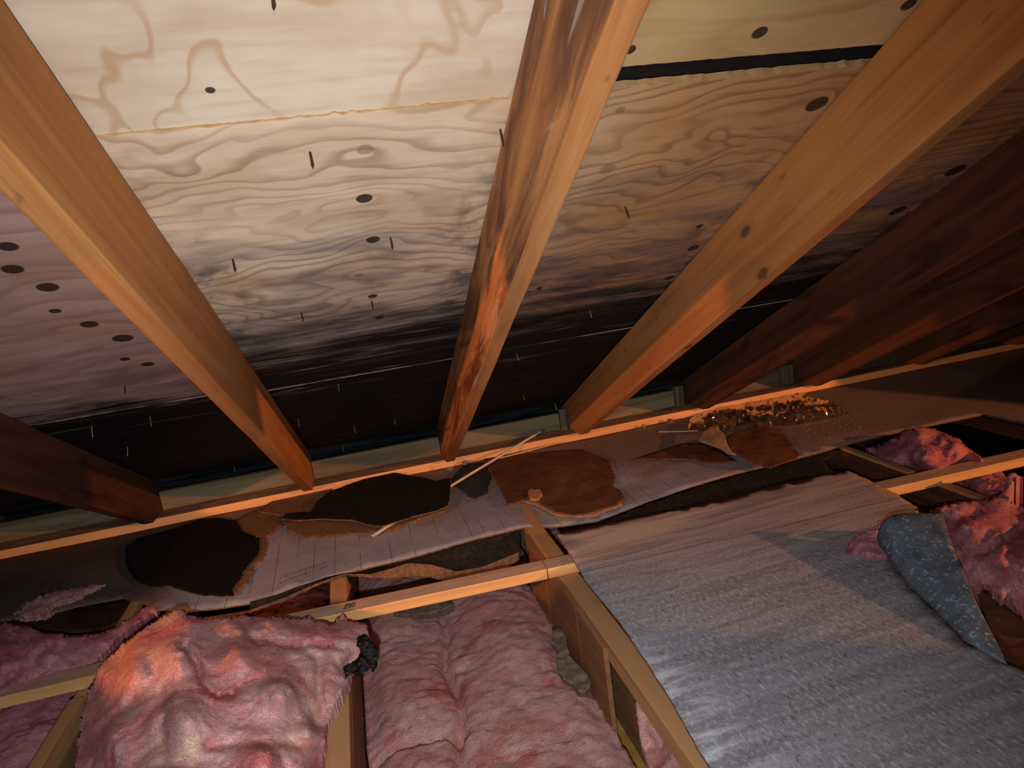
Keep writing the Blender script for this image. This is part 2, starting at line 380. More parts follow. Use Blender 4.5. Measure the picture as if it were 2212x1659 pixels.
# ---- plywood sheathing: local x along the eave, local y down the slope
KNOTS = [(789, 323, 19, 0), (787, 429, 19, 1), (806, 518, 16, 1), (805, 640, 11, 1), (815, 728, 12, 1), (820, 686, 11, 1), (776, 595, 11, 0),
         (17, 533, 18, 1), (27, 582, 19, 1), (103, 621, 20, 1), (119, 672, 11, 1), (193, 701, 17, 1), (265, 731, 20, 1), (270, 776, 10, 1), (319, 787, 13, 1),
         (1643, 75, 17, 1), (1362, 112, 14, 1), (1340, 238, 12, 0), (1313, 365, 20, 0), (1511, 489, 9, 1), (1765, 225, 24, 1), (1965, 14, 15, 1),
         (455, 200, 10, 1), (2065, 368, 20, 1), (1940, 455, 18, 1), (1498, 536, 14, 1), (1446, 600, 12, 1), (2035, 700, 10, 1), (1165, 623, 8, 1)]
def ply_mat(name, light, line, freq, amp, tint=None, mould_lo=1.50, mould_hi=2.0, flame=(1.6, 4.0), yk=1.0, thin=0.45):
    s = Mat(name, 0.62, 0.25); x, y, _ = s.sep(s.obj)
    n1 = s.noise(s.vmul(s.obj, (flame[0], flame[1], 1)), 1.0, 3, 0.5, 0.35)
    f = s.math('ADD', s.math('MULTIPLY', y, yk), s.math('MULTIPLY', n1, amp))
    dark = None; plug = None
    for (px, py, r, isdark) in KNOTS:
        kx, ky = roof_xs(px, py)
        q = on_roof(px, py); dd = (q - CAMP).length; rr = r / FPX * dd * 0.93
        dx = s.math('SUBTRACT', x, kx); dy = s.math('SUBTRACT', y, ky)
        ex = s.math('MULTIPLY', dx, 1.0 / rr); ey = s.math('MULTIPLY', dy, 1.05 / rr)
        d2 = s.math('ADD', s.math('MULTIPLY', ex, ex), s.math('MULTIPLY', ey, ey))
        wx = s.math('MULTIPLY', dx, 1 / (rr * 6.0)); wy = s.math('MULTIPLY', dy, 1 / (rr * 3.0))
        g2 = s.math('EXPONENT', s.math('MULTIPLY', s.math('ADD', s.math('MULTIPLY', wx, wx), s.math('MULTIPLY', wy, wy)), -1.0))
        f = s.math('ADD', f, s.math('MULTIPLY', g2, rr * 2.6))
        m = s.step(d2, 0.72, 1.12, 1.0, 0.0)
        if isdark: dark = m if dark is None else s.math('MAXIMUM', dark, m)
        else: plug = m if plug is None else s.math('MAXIMUM', plug, m)
    fine = s.noise(s.vmul(s.obj, (5, 60, 1)), 1.0, 4, 0.6)
    f = s.math('ADD', f, s.math('MULTIPLY', fine, 0.006))
    ph = s.math('FRACT', s.math('MULTIPLY', f, freq))
    ln = s.math('MULTIPLY', s.step(ph, thin, 0.86), s.step(ph, 0.88, 1.0, 1.0, 0.0))
    pres = s.step(s.noise(s.vmul(s.obj, (1.6, 5, 1)), 1.0, 2, 0.5), 0.32, 0.6, 0.35, 1.0)
    blot = s.noise(s.vmul(s.obj, (3.0, 7.0, 1)), 1.0, 4, 0.6)
    c = s.mix(s.step(blot, 0.3, 0.72), light, tuple(a * b for a, b in zip(light, (0.78, 0.70, 0.60))))
    c = s.mix(s.math('MULTIPLY', s.math('MULTIPLY', ln, pres), 0.52), c, line)
    c = s.mix(s.math('MULTIPLY', s.step(fine, 0.45, 0.8), 0.25), c, line)
    if tint: c = s.mix(s.step(x, 0.15, 0.6), c, s.mix(1.0, c, tint, 'MULTIPLY'))
    # mould growing up from the eave, drawn out along the grain
    mn = s.noise(s.vmul(s.obj, (1.6, 14, 1)), 1.0, 6, 0.62, 0.6); mn2 = s.noise(s.vmul(s.obj, (2.2, 6.0, 1)), 1.3, 4, 0.6)
    h = s.math('ADD', y, s.math('ADD', s.math('MULTIPLY', s.math('SUBTRACT', mn, 0.5), 1.0), s.math('MULTIPLY', s.math('SUBTRACT', mn2, 0.5), 0.55)))
    veil = s.step(h, mould_lo - 0.30, mould_hi - 0.02); c = s.mix(s.math('MULTIPLY', veil, 0.6), c, hexc(110, 92, 92))
    black = s.step(h, mould_lo, mould_hi)
    # pale bloom streaks inside the mould
    bl = s.math('MULTIPLY', s.step(s.noise(s.vmul(s.obj, (2.6, 26, 1)), 1.0, 5, 0.6, 0.8), 0.57, 0.70), s.step(h, mould_lo - 0.25, mould_lo + 0.1))
    bl = s.math('MULTIPLY', bl, s.step(y, 2.0, 2.3, 1.0, 0.12))
    # dark growth hugging the rafters
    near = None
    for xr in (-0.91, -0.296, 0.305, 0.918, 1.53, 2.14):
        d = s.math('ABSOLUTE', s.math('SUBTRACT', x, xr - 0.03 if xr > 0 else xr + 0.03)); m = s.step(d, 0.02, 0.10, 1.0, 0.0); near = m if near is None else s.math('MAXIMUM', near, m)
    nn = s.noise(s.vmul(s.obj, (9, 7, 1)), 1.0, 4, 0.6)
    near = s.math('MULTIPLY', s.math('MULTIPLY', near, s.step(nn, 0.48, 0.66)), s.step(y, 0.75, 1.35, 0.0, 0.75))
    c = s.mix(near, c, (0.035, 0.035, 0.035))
    sb = s.math('MULTIPLY', s.step(s.noise(s.vmul(s.obj, (4, 12, 1)), 1.7, 3, 0.6), 0.64, 0.73), s.step(y, 0.95, 1.4, 0.0, 0.6)); c = s.mix(sb, c, (0.07, 0.065, 0.065))
    mc = s.ramp(s.noise(s.vmul(s.obj, (3, 30, 1)), 1.0, 4, 0.6), [(0.35, (0.0035, 0.0048, 0.0048)), (0.62, (0.007, 0.0085, 0.0085)), (0.8, (0.026, 0.03, 0.034))])
    c = s.mix(s.math('MULTIPLY', s.math('MULTIPLY', s.step(mn2, 0.42, 0.6), s.step(h, mould_lo - 0.5, mould_lo)), 0.5), c, hexc(96, 86, 92)); c = s.mix(black, c, mc); c = s.mix(s.math('MULTIPLY', bl, 0.62), c, hexc(150, 132, 134))
    # bluish-grey flash sheen painted into the colour just above the eave
    ev = s.math('MULTIPLY', s.math('MULTIPLY', s.step(y, 2.92, 3.12), s.step(y, 3.25, 3.31, 1.0, 0.4)), s.step(s.noise(s.vmul(s.obj, (2.5, 18, 1)), 1.0, 4, 0.6), 0.36, 0.66))
    c = s.mix(s.math('MULTIPLY', ev, 0.8), c, (0.14, 0.165, 0.19))
    if plug: c = s.mix(s.math('MULTIPLY', plug, 0.5), c, hexc(120, 92, 68))
    c = s.mix(s.math('MULTIPLY', dark, 0.93), c, (0.022, 0.012, 0.009))
    s.bump(s.math('SUBTRACT', s.math('MULTIPLY', fine, 0.4), s.math('MULTIPLY', dark, 2.0)), 0.25, 0.002)
    return s.done(c)
M['ply1'] = ply_mat('upper_plywood', hexc(222, 204, 180), hexc(176, 128, 78), 9.0, 1.0, mould_lo=3.2, mould_hi=3.6, flame=(2.6, 2.4), yk=0.12, thin=0.80)
M['ply1r'] = ply_mat('upper_right_plywood', hexc(216, 180, 128), hexc(172, 122, 70), 10.0, 0.5, mould_lo=3.2, mould_hi=3.6, flame=(1.6, 3.0), yk=0.4, thin=0.6)
M['ply2'] = ply_mat('middle_plywood', hexc(230, 206, 178), hexc(132, 88, 56), 30.0, 0.42, tint=(0.74, 0.50, 0.31), mould_lo=1.42, mould_hi=1.92, flame=(1.9, 3.6), yk=0.8)
M['ply2l'] = ply_mat('left_plywood', hexc(190, 160, 146), hexc(140, 104, 88), 16.0, 0.3, mould_lo=1.93, mould_hi=2.12)
M['ply3'] = ply_mat('eave_plywood', hexc(170, 140, 120), hexc(120, 90, 70), 20.0, 0.3, mould_lo=1.2, mould_hi=1.7)
s = Mat('clean_veneer_edge', 0.6); M['edge'] = s.done(s.mix(s.noise(s.vmul(s.obj, (60, 200, 200)), 1.0, 3), hexc(200, 160, 112), hexc(150, 110, 72)))
s = Mat('grimy_veneer_edge', 0.7); M['edge_g'] = s.done(s.mix(s.step(s.noise(s.vmul(s.obj, (4, 30, 30)), 1.0, 4, 0.6), 0.42, 0.58), (0.02, 0.018, 0.016), hexc(170, 136, 110)))
s = Mat('old_felt', 0.9); M['felt'] = s.done(s.mix(s.noise(s.obj, 40, 4), (0.020, 0.009, 0.007), (0.010, 0.006, 0.005)))
s = Mat('rusty_nail', 0.5, 0.4); s.b.inputs['Metallic'].default_value = 0.4; M['nail'] = s.done(s.mix(s.noise(s.obj, 300, 3), hexc(74, 52, 42), hexc(40, 32, 30)))
s = Mat('galvanised_nail', 0.4, 0.5); s.b.inputs['Metallic'].default_value = 0.6; M['nail_g'] = s.done(s.mix(s.noise(s.obj, 300, 3), hexc(150, 148, 140), hexc(96, 92, 84)))

# ---- fibre boards
def hardboard_mat(name='hardboard_grey', planks=True):
    s = Mat(name, 0.78, 0.25); v = s.tc.outputs['Object']; geo = s.new('ShaderNodeNewGeometry'); pos = geo.outputs['Position']; x, y, z = s.sep(pos)
    n = s.noise(s.vmul(pos, (5, 5, 5)), 1.0, 5, 0.6); fine = s.noise(pos, 260, 3, 0.7); mid = s.noise(pos, 38, 4, 0.65)
    c = s.mix(s.step(n, 0.3, 0.7), hexc(152, 150, 158), hexc(132, 132, 142))
    # brown dust, thicker towards the plate and towards the right
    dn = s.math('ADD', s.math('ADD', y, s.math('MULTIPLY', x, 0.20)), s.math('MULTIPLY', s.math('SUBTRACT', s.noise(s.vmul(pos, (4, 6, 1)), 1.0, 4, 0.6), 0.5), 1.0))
    c = s.mix(s.math('MULTIPLY', s.step(dn, 2.26, 2.66), 0.85), c, hexc(122, 100, 84)); c = s.mix(s.step(s.math('ADD', x, s.math('MULTIPLY', mid, 0.12)), -0.70, -0.52, 0.85, 0.0), c, hexc(72, 54, 43))  # second mix darkens the far left, shade put into the colour
    lw = s.new('ShaderNodeTexVoronoi'); lw.voronoi_dimensions = '1D'; lw.feature = 'DISTANCE_TO_EDGE'; s.put(lw.inputs['W'], x); lw.inputs['Scale'].default_value = 13.0
    line = s.math('MULTIPLY', s.math('MULTIPLY', s.step(lw.outputs['Distance'], 0.010, 0.026, 1.0, 0.0), s.step(s.noise(s.vmul(pos, (14, 5, 1)), 1.0, 3, 0.6), 0.40, 0.56)), s.step(s.math('ADD', s.math('ADD', y, s.math('MULTIPLY', x, 0.1)), s.math('MULTIPLY', mid, 0.3)), 2.55, 2.75, 1.0, 0.0))
    c = s.mix(s.math('MULTIPLY', line, 0.6), c, hexc(50, 42, 42))
    c = s.mix(s.step(fine, 0.62, 0.75), c, hexc(176, 160, 146)); c = s.mix(s.math('MULTIPLY', s.step(mid, 0.58, 0.72), 0.45), c, hexc(80, 62, 52))
    # worn rows of illegible ink stamping near the left joist
    u = s.math('MULTIPLY', x, 62.0); r1 = s.step(s.math('ABSOLUTE', s.math('SUBTRACT', s.math('ADD', y, s.math('MULTIPLY', x, -0.02)), 2.123)), 0.004, 0.006, 1.0, 0.0)
    r2 = s.step(s.math('ABSOLUTE', s.math('SUBTRACT', y, 2.150)), 0.004, 0.006, 1.0, 0.0)
    ink = s.math('MULTIPLY', s.math('MAXIMUM', r1, r2), s.step(s.noise(s.vmul(pos, (190, 120, 1)), 1.0, 1, 0.5), 0.5, 0.56))
    ink = s.math('MULTIPLY', ink, s.math('MULTIPLY', s.step(x, -0.37, -0.36), s.step(x, -0.215, -0.205, 1.0, 0.0)))
    c = s.mix(s.math('MULTIPLY', ink, 0.75), c, (0.02, 0.018, 0.02))
    s.bump(s.math('ADD', fine, s.math('MULTIPLY', mid, 1.2)), 0.3, 0.0015); return s.done(c)
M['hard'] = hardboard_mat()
def fibre_mat(name, a, b, sc=90):
    s = Mat(name, 0.95, 0.1); geo = s.new('ShaderNodeNewGeometry').outputs['Position']
    n = s.noise(geo, sc, 5, 0.75); n2 = s.noise(geo, 300, 3, 0.7); c = s.mix(s.step(n, 0.35, 0.65), a, b); c = s.mix(s.math('MULTIPLY', s.step(n2, 0.6, 0.72), 0.5), c, tuple(min(1, k * 1.9) for k in a))
    s.bump(s.math('ADD', n, n2), 0.7, 0.003); return s.done(c)
M['fibre'] = fibre_mat('torn_fibre', hexc(134, 100, 74), hexc(98, 72, 54))
M['fibre_l'] = fibre_mat('pale_torn_fibre', hexc(196, 158, 128), hexc(160, 124, 98))
M['fibre_p'] = fibre_mat('pinkish_fibre', hexc(186, 134, 106), hexc(150, 100, 76))
M['black'] = fibre_mat('blackened_paper', (0.0055, 0.0055, 0.005), (0.009, 0.0085, 0.0075), 30)
M['black2'] = fibre_mat('brown_black_paper', (0.011, 0.009, 0.0075), (0.018, 0.014, 0.011), 30)
M['darkb'] = fibre_mat('mouldy_underside', (0.012, 0.013, 0.010), (0.036, 0.028, 0.021), 60)
M['slate'] = fibre_mat('slate_painted_shadow', (0.035, 0.038, 0.042), (0.045, 0.047, 0.05), 20)  # cast shadow of the brown board piece, put in as a dark colour
def brown_mat():
    s = Mat('brown_hardboard', 0.7, 0.25); geo = s.new('ShaderNodeNewGeometry').outputs['Position']
    n = s.noise(s.vmul(geo, (6, 10, 6)), 1.0, 5, 0.62, 0.6); f = s.noise(geo, 240, 3, 0.7); w_ = s.noise(s.vmul(geo, (9, 5, 1)), 1.0, 2, 0.5, 1.5)
    c = s.mix(s.step(n, 0.35, 0.65), hexc(104, 66, 46), hexc(82, 50, 34)); c = s.mix(s.math('MULTIPLY', s.step(w_, 0.55, 0.72), 0.3), c, hexc(128, 86, 56))
    c = s.mix(s.step(f, 0.66, 0.76), c, hexc(170, 130, 96)); s.bump(f, 0.3, 0.001); return s.done(c)
M['brown'] = brown_mat()
def greyboard_mat(name, brown=True, bright=1.0):
    s = Mat(name, 0.9, 0.15); geo = s.new('ShaderNodeNewGeometry').outputs['Position']; x, y, z = s.sep(geo)
    st = s.noise(s.vmul(geo, (2.2, 24, 1)), 1.0, 5, 0.6, 0.4); mo = s.noise(s.vmul(geo, (130, 62, 60)), 1.0, 3, 0.6); mo2 = s.noise(s.vmul(geo, (330, 190, 100)), 1.0, 2, 0.6); bg = s.noise(s.vmul(geo, (3, 5, 1)), 1.0, 4, 0.6)
    a = tuple(k * bright for k in hexc(126, 124, 130)); b = tuple(k * bright for k in hexc(106, 104, 109))
    c = s.mix(s.step(st, 0.35, 0.68), a, b); c = s.mix(s.math('MULTIPLY', s.step(mo, 0.50, 0.74), 0.7), c, tuple(k * bright for k in hexc(168, 168, 174))); c = s.mix(s.math('MULTIPLY', s.step(mo2, 0.45, 0.75), 0.4), c, tuple(k * bright for k in hexc(160, 160, 166)))
    c = s.mix(s.math('MULTIPLY', s.step(mo, 0.30, 0.42, 1.0, 0.0), 0.6), c, hexc(66, 66, 70))
    if brown:
        yy = s.math('ADD', s.math('ADD', y, s.math('MULTIPLY', x, 0.10)), s.math('MULTIPLY', s.math('SUBTRACT', bg, 0.5), 0.55))
        c = s.mix(s.math('MULTIPLY', s.step(yy, 1.42, 1.86), 0.85), c, s.mix(s.step(st, 0.4, 0.66), hexc(180, 162, 154), hexc(146, 128, 118)))
        gl = s.math('ABSOLUTE', s.math('SUBTRACT', y, s.math('ADD', 1.63, s.math('MULTIPLY', x, -0.03)))); c = s.mix(s.step(gl, 0.0012, 0.0028, 0.7, 0.0), c, hexc(176, 168, 168))
        gl2 = s.math('ABSOLUTE', s.math('SUBTRACT', y, s.math('ADD', 1.645, s.math('MULTIPLY', x, -0.03)))); c = s.mix(s.step(gl2, 0.001, 0.004, 0.5, 0.0), c, hexc(60, 52, 50))
        # whitish chalky rubbing along the left edge
        cw = s.math('MULTIPLY', s.math('MULTIPLY', s.step(x, 0.46, 0.60, 1.0, 0.0), s.step(y, 1.18, 1.32, 1.0, 0.15)), s.step(s.noise(s.vmul(geo, (6, 24, 1)), 1.0, 5, 0.65), 0.44, 0.64)); c = s.mix(s.math('MULTIPLY', cw, 0.8), c, hexc(206, 208, 214))
        dk = s.step(s.noise(s.vmul(geo, (1.6, 4.5, 1)), 1.0, 3, 0.5, 0.8), 0.56, 0.66); c = s.mix(s.math('MULTIPLY', s.math('MULTIPLY', dk, s.step(y, 1.25, 1.45)), 0.5), c, hexc(76, 72, 72))
        wm = s.step(s.noise(s.vmul(geo, (18, 26, 1)), 1.0, 5, 0.65, 1.0), 0.67, 0.71); c = s.mix(s.math('MULTIPLY', wm, 0.7), c, hexc(180, 148, 120))
    s.bump(s.math('ADD', s.math('MULTIPLY', st, 1.5), mo), 0.5, 0.003); return s.done(c)
M['grey'] = greyboard_mat('grey_fibreboard', True, 1.3)
def flap_mat():
    s = Mat('blue_grey_board_back', 0.6, 0.35); geo = s.new('ShaderNodeNewGeometry').outputs['Position']
    n = s.noise(geo, 16, 4, 0.6); sp = s.noise(s.vmul(geo, (120, 80, 110)), 1.0, 4, 0.6); f = s.noise(geo, 200, 3, 0.7)
    c = s.mix(s.step(n, 0.35, 0.65), hexc(104, 116, 130), hexc(80, 90, 104)); c = s.mix(s.math('MULTIPLY', s.step(sp, 0.56, 0.66), 0.7), c, hexc(168, 184, 192)); c = s.mix(s.math('MULTIPLY', s.step(f, 0.36, 0.46, 1.0, 0.0), 0.5), c, hexc(52, 58, 68))
    s.bump(s.math('ADD', sp, f), 0.5, 0.002); return s.done(c)
M['flap'] = flap_mat()
M['yellow'] = fibre_mat('yellowed_board', hexc(186, 142, 74), hexc(150, 110, 52), 12)
M['gypsum'] = fibre_mat('drywall_back', hexc(70, 48, 32), hexc(40, 28, 20), 20)

def pink_mat(name, a, b, c_, tan, fib=1.0):
    s = Mat(name, 1.0, 0.05); geo = s.new('ShaderNodeNewGeometry').outputs['Position']
    n1 = s.noise(geo, 7, 4, 0.6, 0.8); n2 = s.noise(s.vmul(geo, (16, 30, 16)), 1.0, 5, 0.7, 1.5); n3 = s.noise(s.vmul(geo, (4, 9, 6)), 1.3, 3, 0.6, 1.0); fine = s.noise(s.vmul(geo, (120, 260, 150)), 1.0, 4, 0.75, 1.0)
    n4 = s.noise(s.vmul(s.rand(geo, 13), (3.5, 7, 5)), 1.2, 4, 0.65, 1.2); col = s.mix(s.step(n1, 0.38, 0.6), a, b); col = s.mix(s.math('MULTIPLY', s.step(n4, 0.56, 0.66), 0.65), col, tuple(x * y for x, y in zip(c_, (1.1, 0.75, 0.8)))); col = s.mix(s.math('MULTIPLY', s.step(n4, 0.30, 0.42, 1.0, 0.0), 0.6), col, tuple(min(1, k * 1.35) for k in tan)); col = s.mix(s.math('MULTIPLY', s.step(n2, 0.48, 0.70), 0.55), col, c_)
    col = s.mix(s.math('MULTIPLY', s.step(n3, 0.58, 0.72), 0.6), col, tan)
    col = s.mix(s.math('MULTIPLY', s.step(fine, 0.52, 0.72), 0.35), col, tuple(min(1, k * 1.3 + .04) for k in b))
    sp = s.noise(geo, 150, 2, 0.5); col = s.mix(s.math('MULTIPLY', s.step(sp, 0.72, 0.76), 0.8), col, (0.05, 0.02, 0.02))
    f3 = s.noise(s.vmul(geo, (300, 420, 300)), 1.0, 3, 0.7); h = s.math('ADD', s.math('MULTIPLY', n2, 1.2), s.math('ADD', s.math('MULTIPLY', fine, 1.5 * fib), s.math('MULTIPLY', f3, 0.7))); s.bump(h, 0.9, 0.006)
    return s.done(col)
M['pink'] = pink_mat('pink_fibreglass', hexc(242, 160, 156), hexc(252, 196, 190), hexc(228, 116, 118), hexc(232, 190, 160))
M['pink_bay'] = pink_mat('dusty_pink_fibreglass', hexc(232, 158, 150), hexc(242, 186, 178), hexc(196, 108, 100), hexc(186, 152, 134))
M['pink_m'] = pink_mat('magenta_fibreglass', hexc(214, 130, 146), hexc(230, 160, 172), hexc(190, 96, 112), hexc(206, 160, 156))
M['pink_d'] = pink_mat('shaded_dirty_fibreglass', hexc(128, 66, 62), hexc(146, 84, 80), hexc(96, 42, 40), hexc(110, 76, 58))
s = Mat('charred_fluff', 1.0, 0.05); geo = s.new('ShaderNodeNewGeometry').outputs['Position']; M['char'] = s.done(s.mix(s.step(s.noise(geo, 60, 4, 0.7), 0.4, 0.7), (0.008, 0.008, 0.008), (0.07, 0.045, 0.045)))
M['rock'] = fibre_mat('grey_brown_felt', hexc(138, 116, 98), hexc(112, 94, 80), 60)
M['fluff'] = fibre_mat('grey_lint', hexc(170, 160, 156), hexc(120, 110, 108), 200)
M['chip'] = fibre_mat('wood_crumbs', hexc(190, 140, 92), hexc(140, 98, 64), 200)
M['stick'] = lumber_mat('weathered_stick', hexc(226, 206, 186), hexc(196, 174, 154), knots=False)
def film_mat():
    m = bpy.data.materials.new('clear_film'); m.use_nodes = True; t = m.node_tree; n = t.nodes; n.clear(); out = n.new('ShaderNodeOutputMaterial')
    tr = n.new('ShaderNodeBsdfTransparent'); tr.inputs[0].default_value = (0.93, 0.86, 0.78, 1); gl = n.new('ShaderNodeBsdfGlossy'); gl.inputs['Roughness'].default_value = 0.09; gl.inputs['Color'].default_value = (1, 0.97, 0.92, 1)
    df = n.new('ShaderNodeBsdfDiffuse'); df.inputs[0].default_value = (0.42, 0.34, 0.27, 1)
    fr = n.new('ShaderNodeFresnel'); fr.inputs[0].default_value = 1.5; mp = n.new('ShaderNodeMath'); mp.operation = 'MULTIPLY_ADD'; mp.inputs[1].default_value = 0.5; mp.inputs[2].default_value = 0.22; mp.use_clamp = True
    m1 = n.new('ShaderNodeMixShader'); m1.inputs[0].default_value = 0.10; m2 = n.new('ShaderNodeMixShader')
    t.links.new(tr.outputs[0], m1.inputs[1]); t.links.new(df.outputs[0], m1.inputs[2]); t.links.new(fr.outputs[0], mp.inputs[0]); t.links.new(mp.outputs[0], m2.inputs[0]); t.links.new(m1.outputs[0], m2.inputs[1]); t.links.new(gl.outputs[0], m2.inputs[2]); t.links.new(m2.outputs[0], out.inputs[0])
    return m
M['film'] = film_mat()

# ================================================================ the setting
def slab(name, x0, x1, y0, y1, z0, z1, mat):
    bm = bmesh.new(); bmesh.ops.create_cube(bm, size=1.0, matrix=Matrix.Translation(((x0 + x1) / 2, (y0 + y1) / 2, (z0 + z1) / 2)) @ Matrix.Diagonal((x1 - x0, y1 - y0, z1 - z0, 1)))
    return tag(link_bm(name, bm, mat), kind='structure')
slab('floor', -3.6, 6.4, -1.0, 3.5, -0.36, -0.345, M['gypsum'])
slab('wall_back', -3.6, 6.4, 3.30, 3.36, -0.345, 0.06, M['felt'])
slab('wall_left', -3.62, -3.56, -1.0, 3.5, -0.345, 2.4, M['felt'])
slab('wall_right', 6.34, 6.40, -1.0, 3.5, -0.345, 2.4, M['felt'])
RF = frame((1, 0, 0), NW, CAMP + NW * 0.65)            # roof frame: x along the eave, y down the slope, z outwards
bm = bmesh.new(); bmesh.ops.create_cube(bm, size=1.0, matrix=Matrix.Translation((1.4, 1.15, 0.045)) @ Matrix.Diagonal((10.0, 4.9, 0.02, 1)))
tag(link_bm('ceiling', bm, M['felt'], matrix=RF), kind='structure')

# ================================================================ sheathing panels
def panel(x0, x1, y0, y1, z, mat, label, rag_edges=(0, 0), seed=1):
    bm = bmesh.new(); step = 0.012; rs = random.Random(seed); th = 0.014
    n = int((x1 - x0) / step); xs = [x0 + (x1 - x0) * i / n for i in range(n + 1)]
    def jag(a):
        r = (rs.random() - .5) * 2
        return a * (r + (3.0 * rs.random() if rs.random() < 0.10 else 0)) if a else (r * 0.0006)
    lo = [(x, y0 + (-jag(rag_edges[0]) if rag_edges[0] else jag(0))) for x in xs]; hi = [(x, y1 + jag(rag_edges[1])) for x in reversed(xs)]
    outl = lo + hi
    a = [bm.verts.new((p[0], p[1], z)) for p in outl]; b = [bm.verts.new((p[0], p[1], z + th)) for p in outl]
    bm.faces.new(list(reversed(a))); bm.faces.new(b)
    for i in range(len(outl)):
        j = (i + 1) % len(outl); f = bm.faces.new((a[i], a[j], b[j], b[i])); f.material_index = 1
    bmesh.ops.recalc_face_normals(bm, faces=bm.faces)
    o = link_bm('sheathing_panel', bm, [mat, M['edge_g'] if y0 > 1.5 else M['edge']], matrix=RF)
    tag(o, label, 'plywood panel', 'plywood roof sheathing panels'); return o
panel(-2.74, 0.303, -1.2, 0.840, 0.0035, M['ply1'], 'pale plywood roof panel with broad flame grain at the top left', seed=2)
panel(0.307, 3.96, -1.2, 0.797, 0.0035, M['ply1r'], 'tan plywood roof panel above the dark open gap, right of the stained centre rafter', (0, 0.0006), seed=3)
panel(-2.74, -0.299, 0.843, 2.00, 0.0, M['ply2l'], 'pinkish brown plywood roof panel with a line of oval knots, at the left edge', seed=4)
panel(-0.295, 2.13, 0.841, 2.052, 0.0, M['ply2'], 'swirly grained plywood roof panel in the middle, with knots and creeping grey mould', (0.0016, 0), seed=5)
panel(2.134, 4.6, 0.843, 2.055, 0.0, M['ply2'], 'brown plywood roof panel in the dim area at the far right', seed=6)
panel(-2.74, -0.299, 2.004, 3.32, -0.0015, M['ply3'], 'mould-blackened plywood roof panel along the eave at the left', seed=7)
panel(-0.295, 2.13, 2.056, 3.32, -0.0015, M['ply3'], 'mould-blackened plywood roof panel along the eave behind the centre rafters', seed=8)
panel(2.134, 4.6, 2.058, 3.32, -0.0015, M['ply3'], 'dark plywood roof panel along the eave at the far right', seed=9)

# ================================================================ rafters
PLATE_Y = 2.86; PLATE_TOP = 0.04
def rafter(xc, mat, label, low=0.465, wd=0.038, seed=0, yend=3.06):
    # profile in the (y, z) plane with a seat cut over the plate
    def zb(y, n): return CAMZ + (n - SP * y) / CP
    y0 = -0.62; yc = (low + CP * (CAMZ - PLATE_TOP)) / SP
    pr = [(y0, zb(y0, low)), (yc, PLATE_TOP), (PLATE_Y + 0.14, PLATE_TOP), (PLATE_Y + 0.14, max(zb(3.0, low), -0.02)), (yend, max(zb(yend, low), -0.04)), (yend, zb(yend, 0.6455)), (y0, zb(y0, 0.6455))]
    org = Vector((xc, yc, PLATE_TOP)); F_ = frame(SW, NW, org); Fi = F_.inverted()
    prof = []
    for (y, z) in pr:
        q = Fi @ Vector((xc, y, z)); prof.append((q.x, q.z))
    bm = prism(prof, wd, 0.003)
    # cut lengthways so it can carry a little bow and wane
    for k in range(1, 26):
        L0 = min(p[0] for p in prof); L1 = max(p[0] for p in prof); xk = L0 + (L1 - L0) * k / 26
        g = list(bm.verts) + list(bm.edges) + list(bm.faces)
        bmesh.ops.bisect_plane(bm, geom=g, plane_co=(xk, 0, 0), plane_no=(1, 0, 0))
    for v in bm.verts:
        t = -v.co.x
        if v.co.z < 0.1: v.co.z += 0.0018 * float(vnoise(t * 5, seed * 3.1, 0, seed)) * (1 if t > 0.15 else 0)
        v.co.y += 0.0016 * float(vnoise(t * 3, v.co.z * 9, seed, 3)) * (1 if t > 0.1 else 0)
    return tag(link_bm('rafter', bm, mat, matrix=F_), label, 'rafter', 'roof rafters over the eave plate')
rafter(-1.52, M['lumber_d'], 'brown rafter end barely seen in the dark at the left edge', seed=1)
rafter(-0.910, M['lumber_x'], 'dark brown rafter entering low from the left edge beside the black sheathing', seed=2)
rafter(-0.296, M['lumber'], 'smooth tan rafter slanting down from the upper left corner', seed=3)
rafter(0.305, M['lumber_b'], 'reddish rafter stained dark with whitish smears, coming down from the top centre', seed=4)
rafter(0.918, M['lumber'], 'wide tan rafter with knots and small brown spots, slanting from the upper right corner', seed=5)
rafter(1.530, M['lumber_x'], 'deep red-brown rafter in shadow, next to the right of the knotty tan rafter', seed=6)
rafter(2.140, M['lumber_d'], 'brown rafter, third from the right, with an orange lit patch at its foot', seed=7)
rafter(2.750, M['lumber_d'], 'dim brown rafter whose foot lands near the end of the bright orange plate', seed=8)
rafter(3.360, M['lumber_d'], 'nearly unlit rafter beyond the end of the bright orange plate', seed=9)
rafter(3.970, M['lumber_d'], 'dark rafter furthest to the right', seed=10)

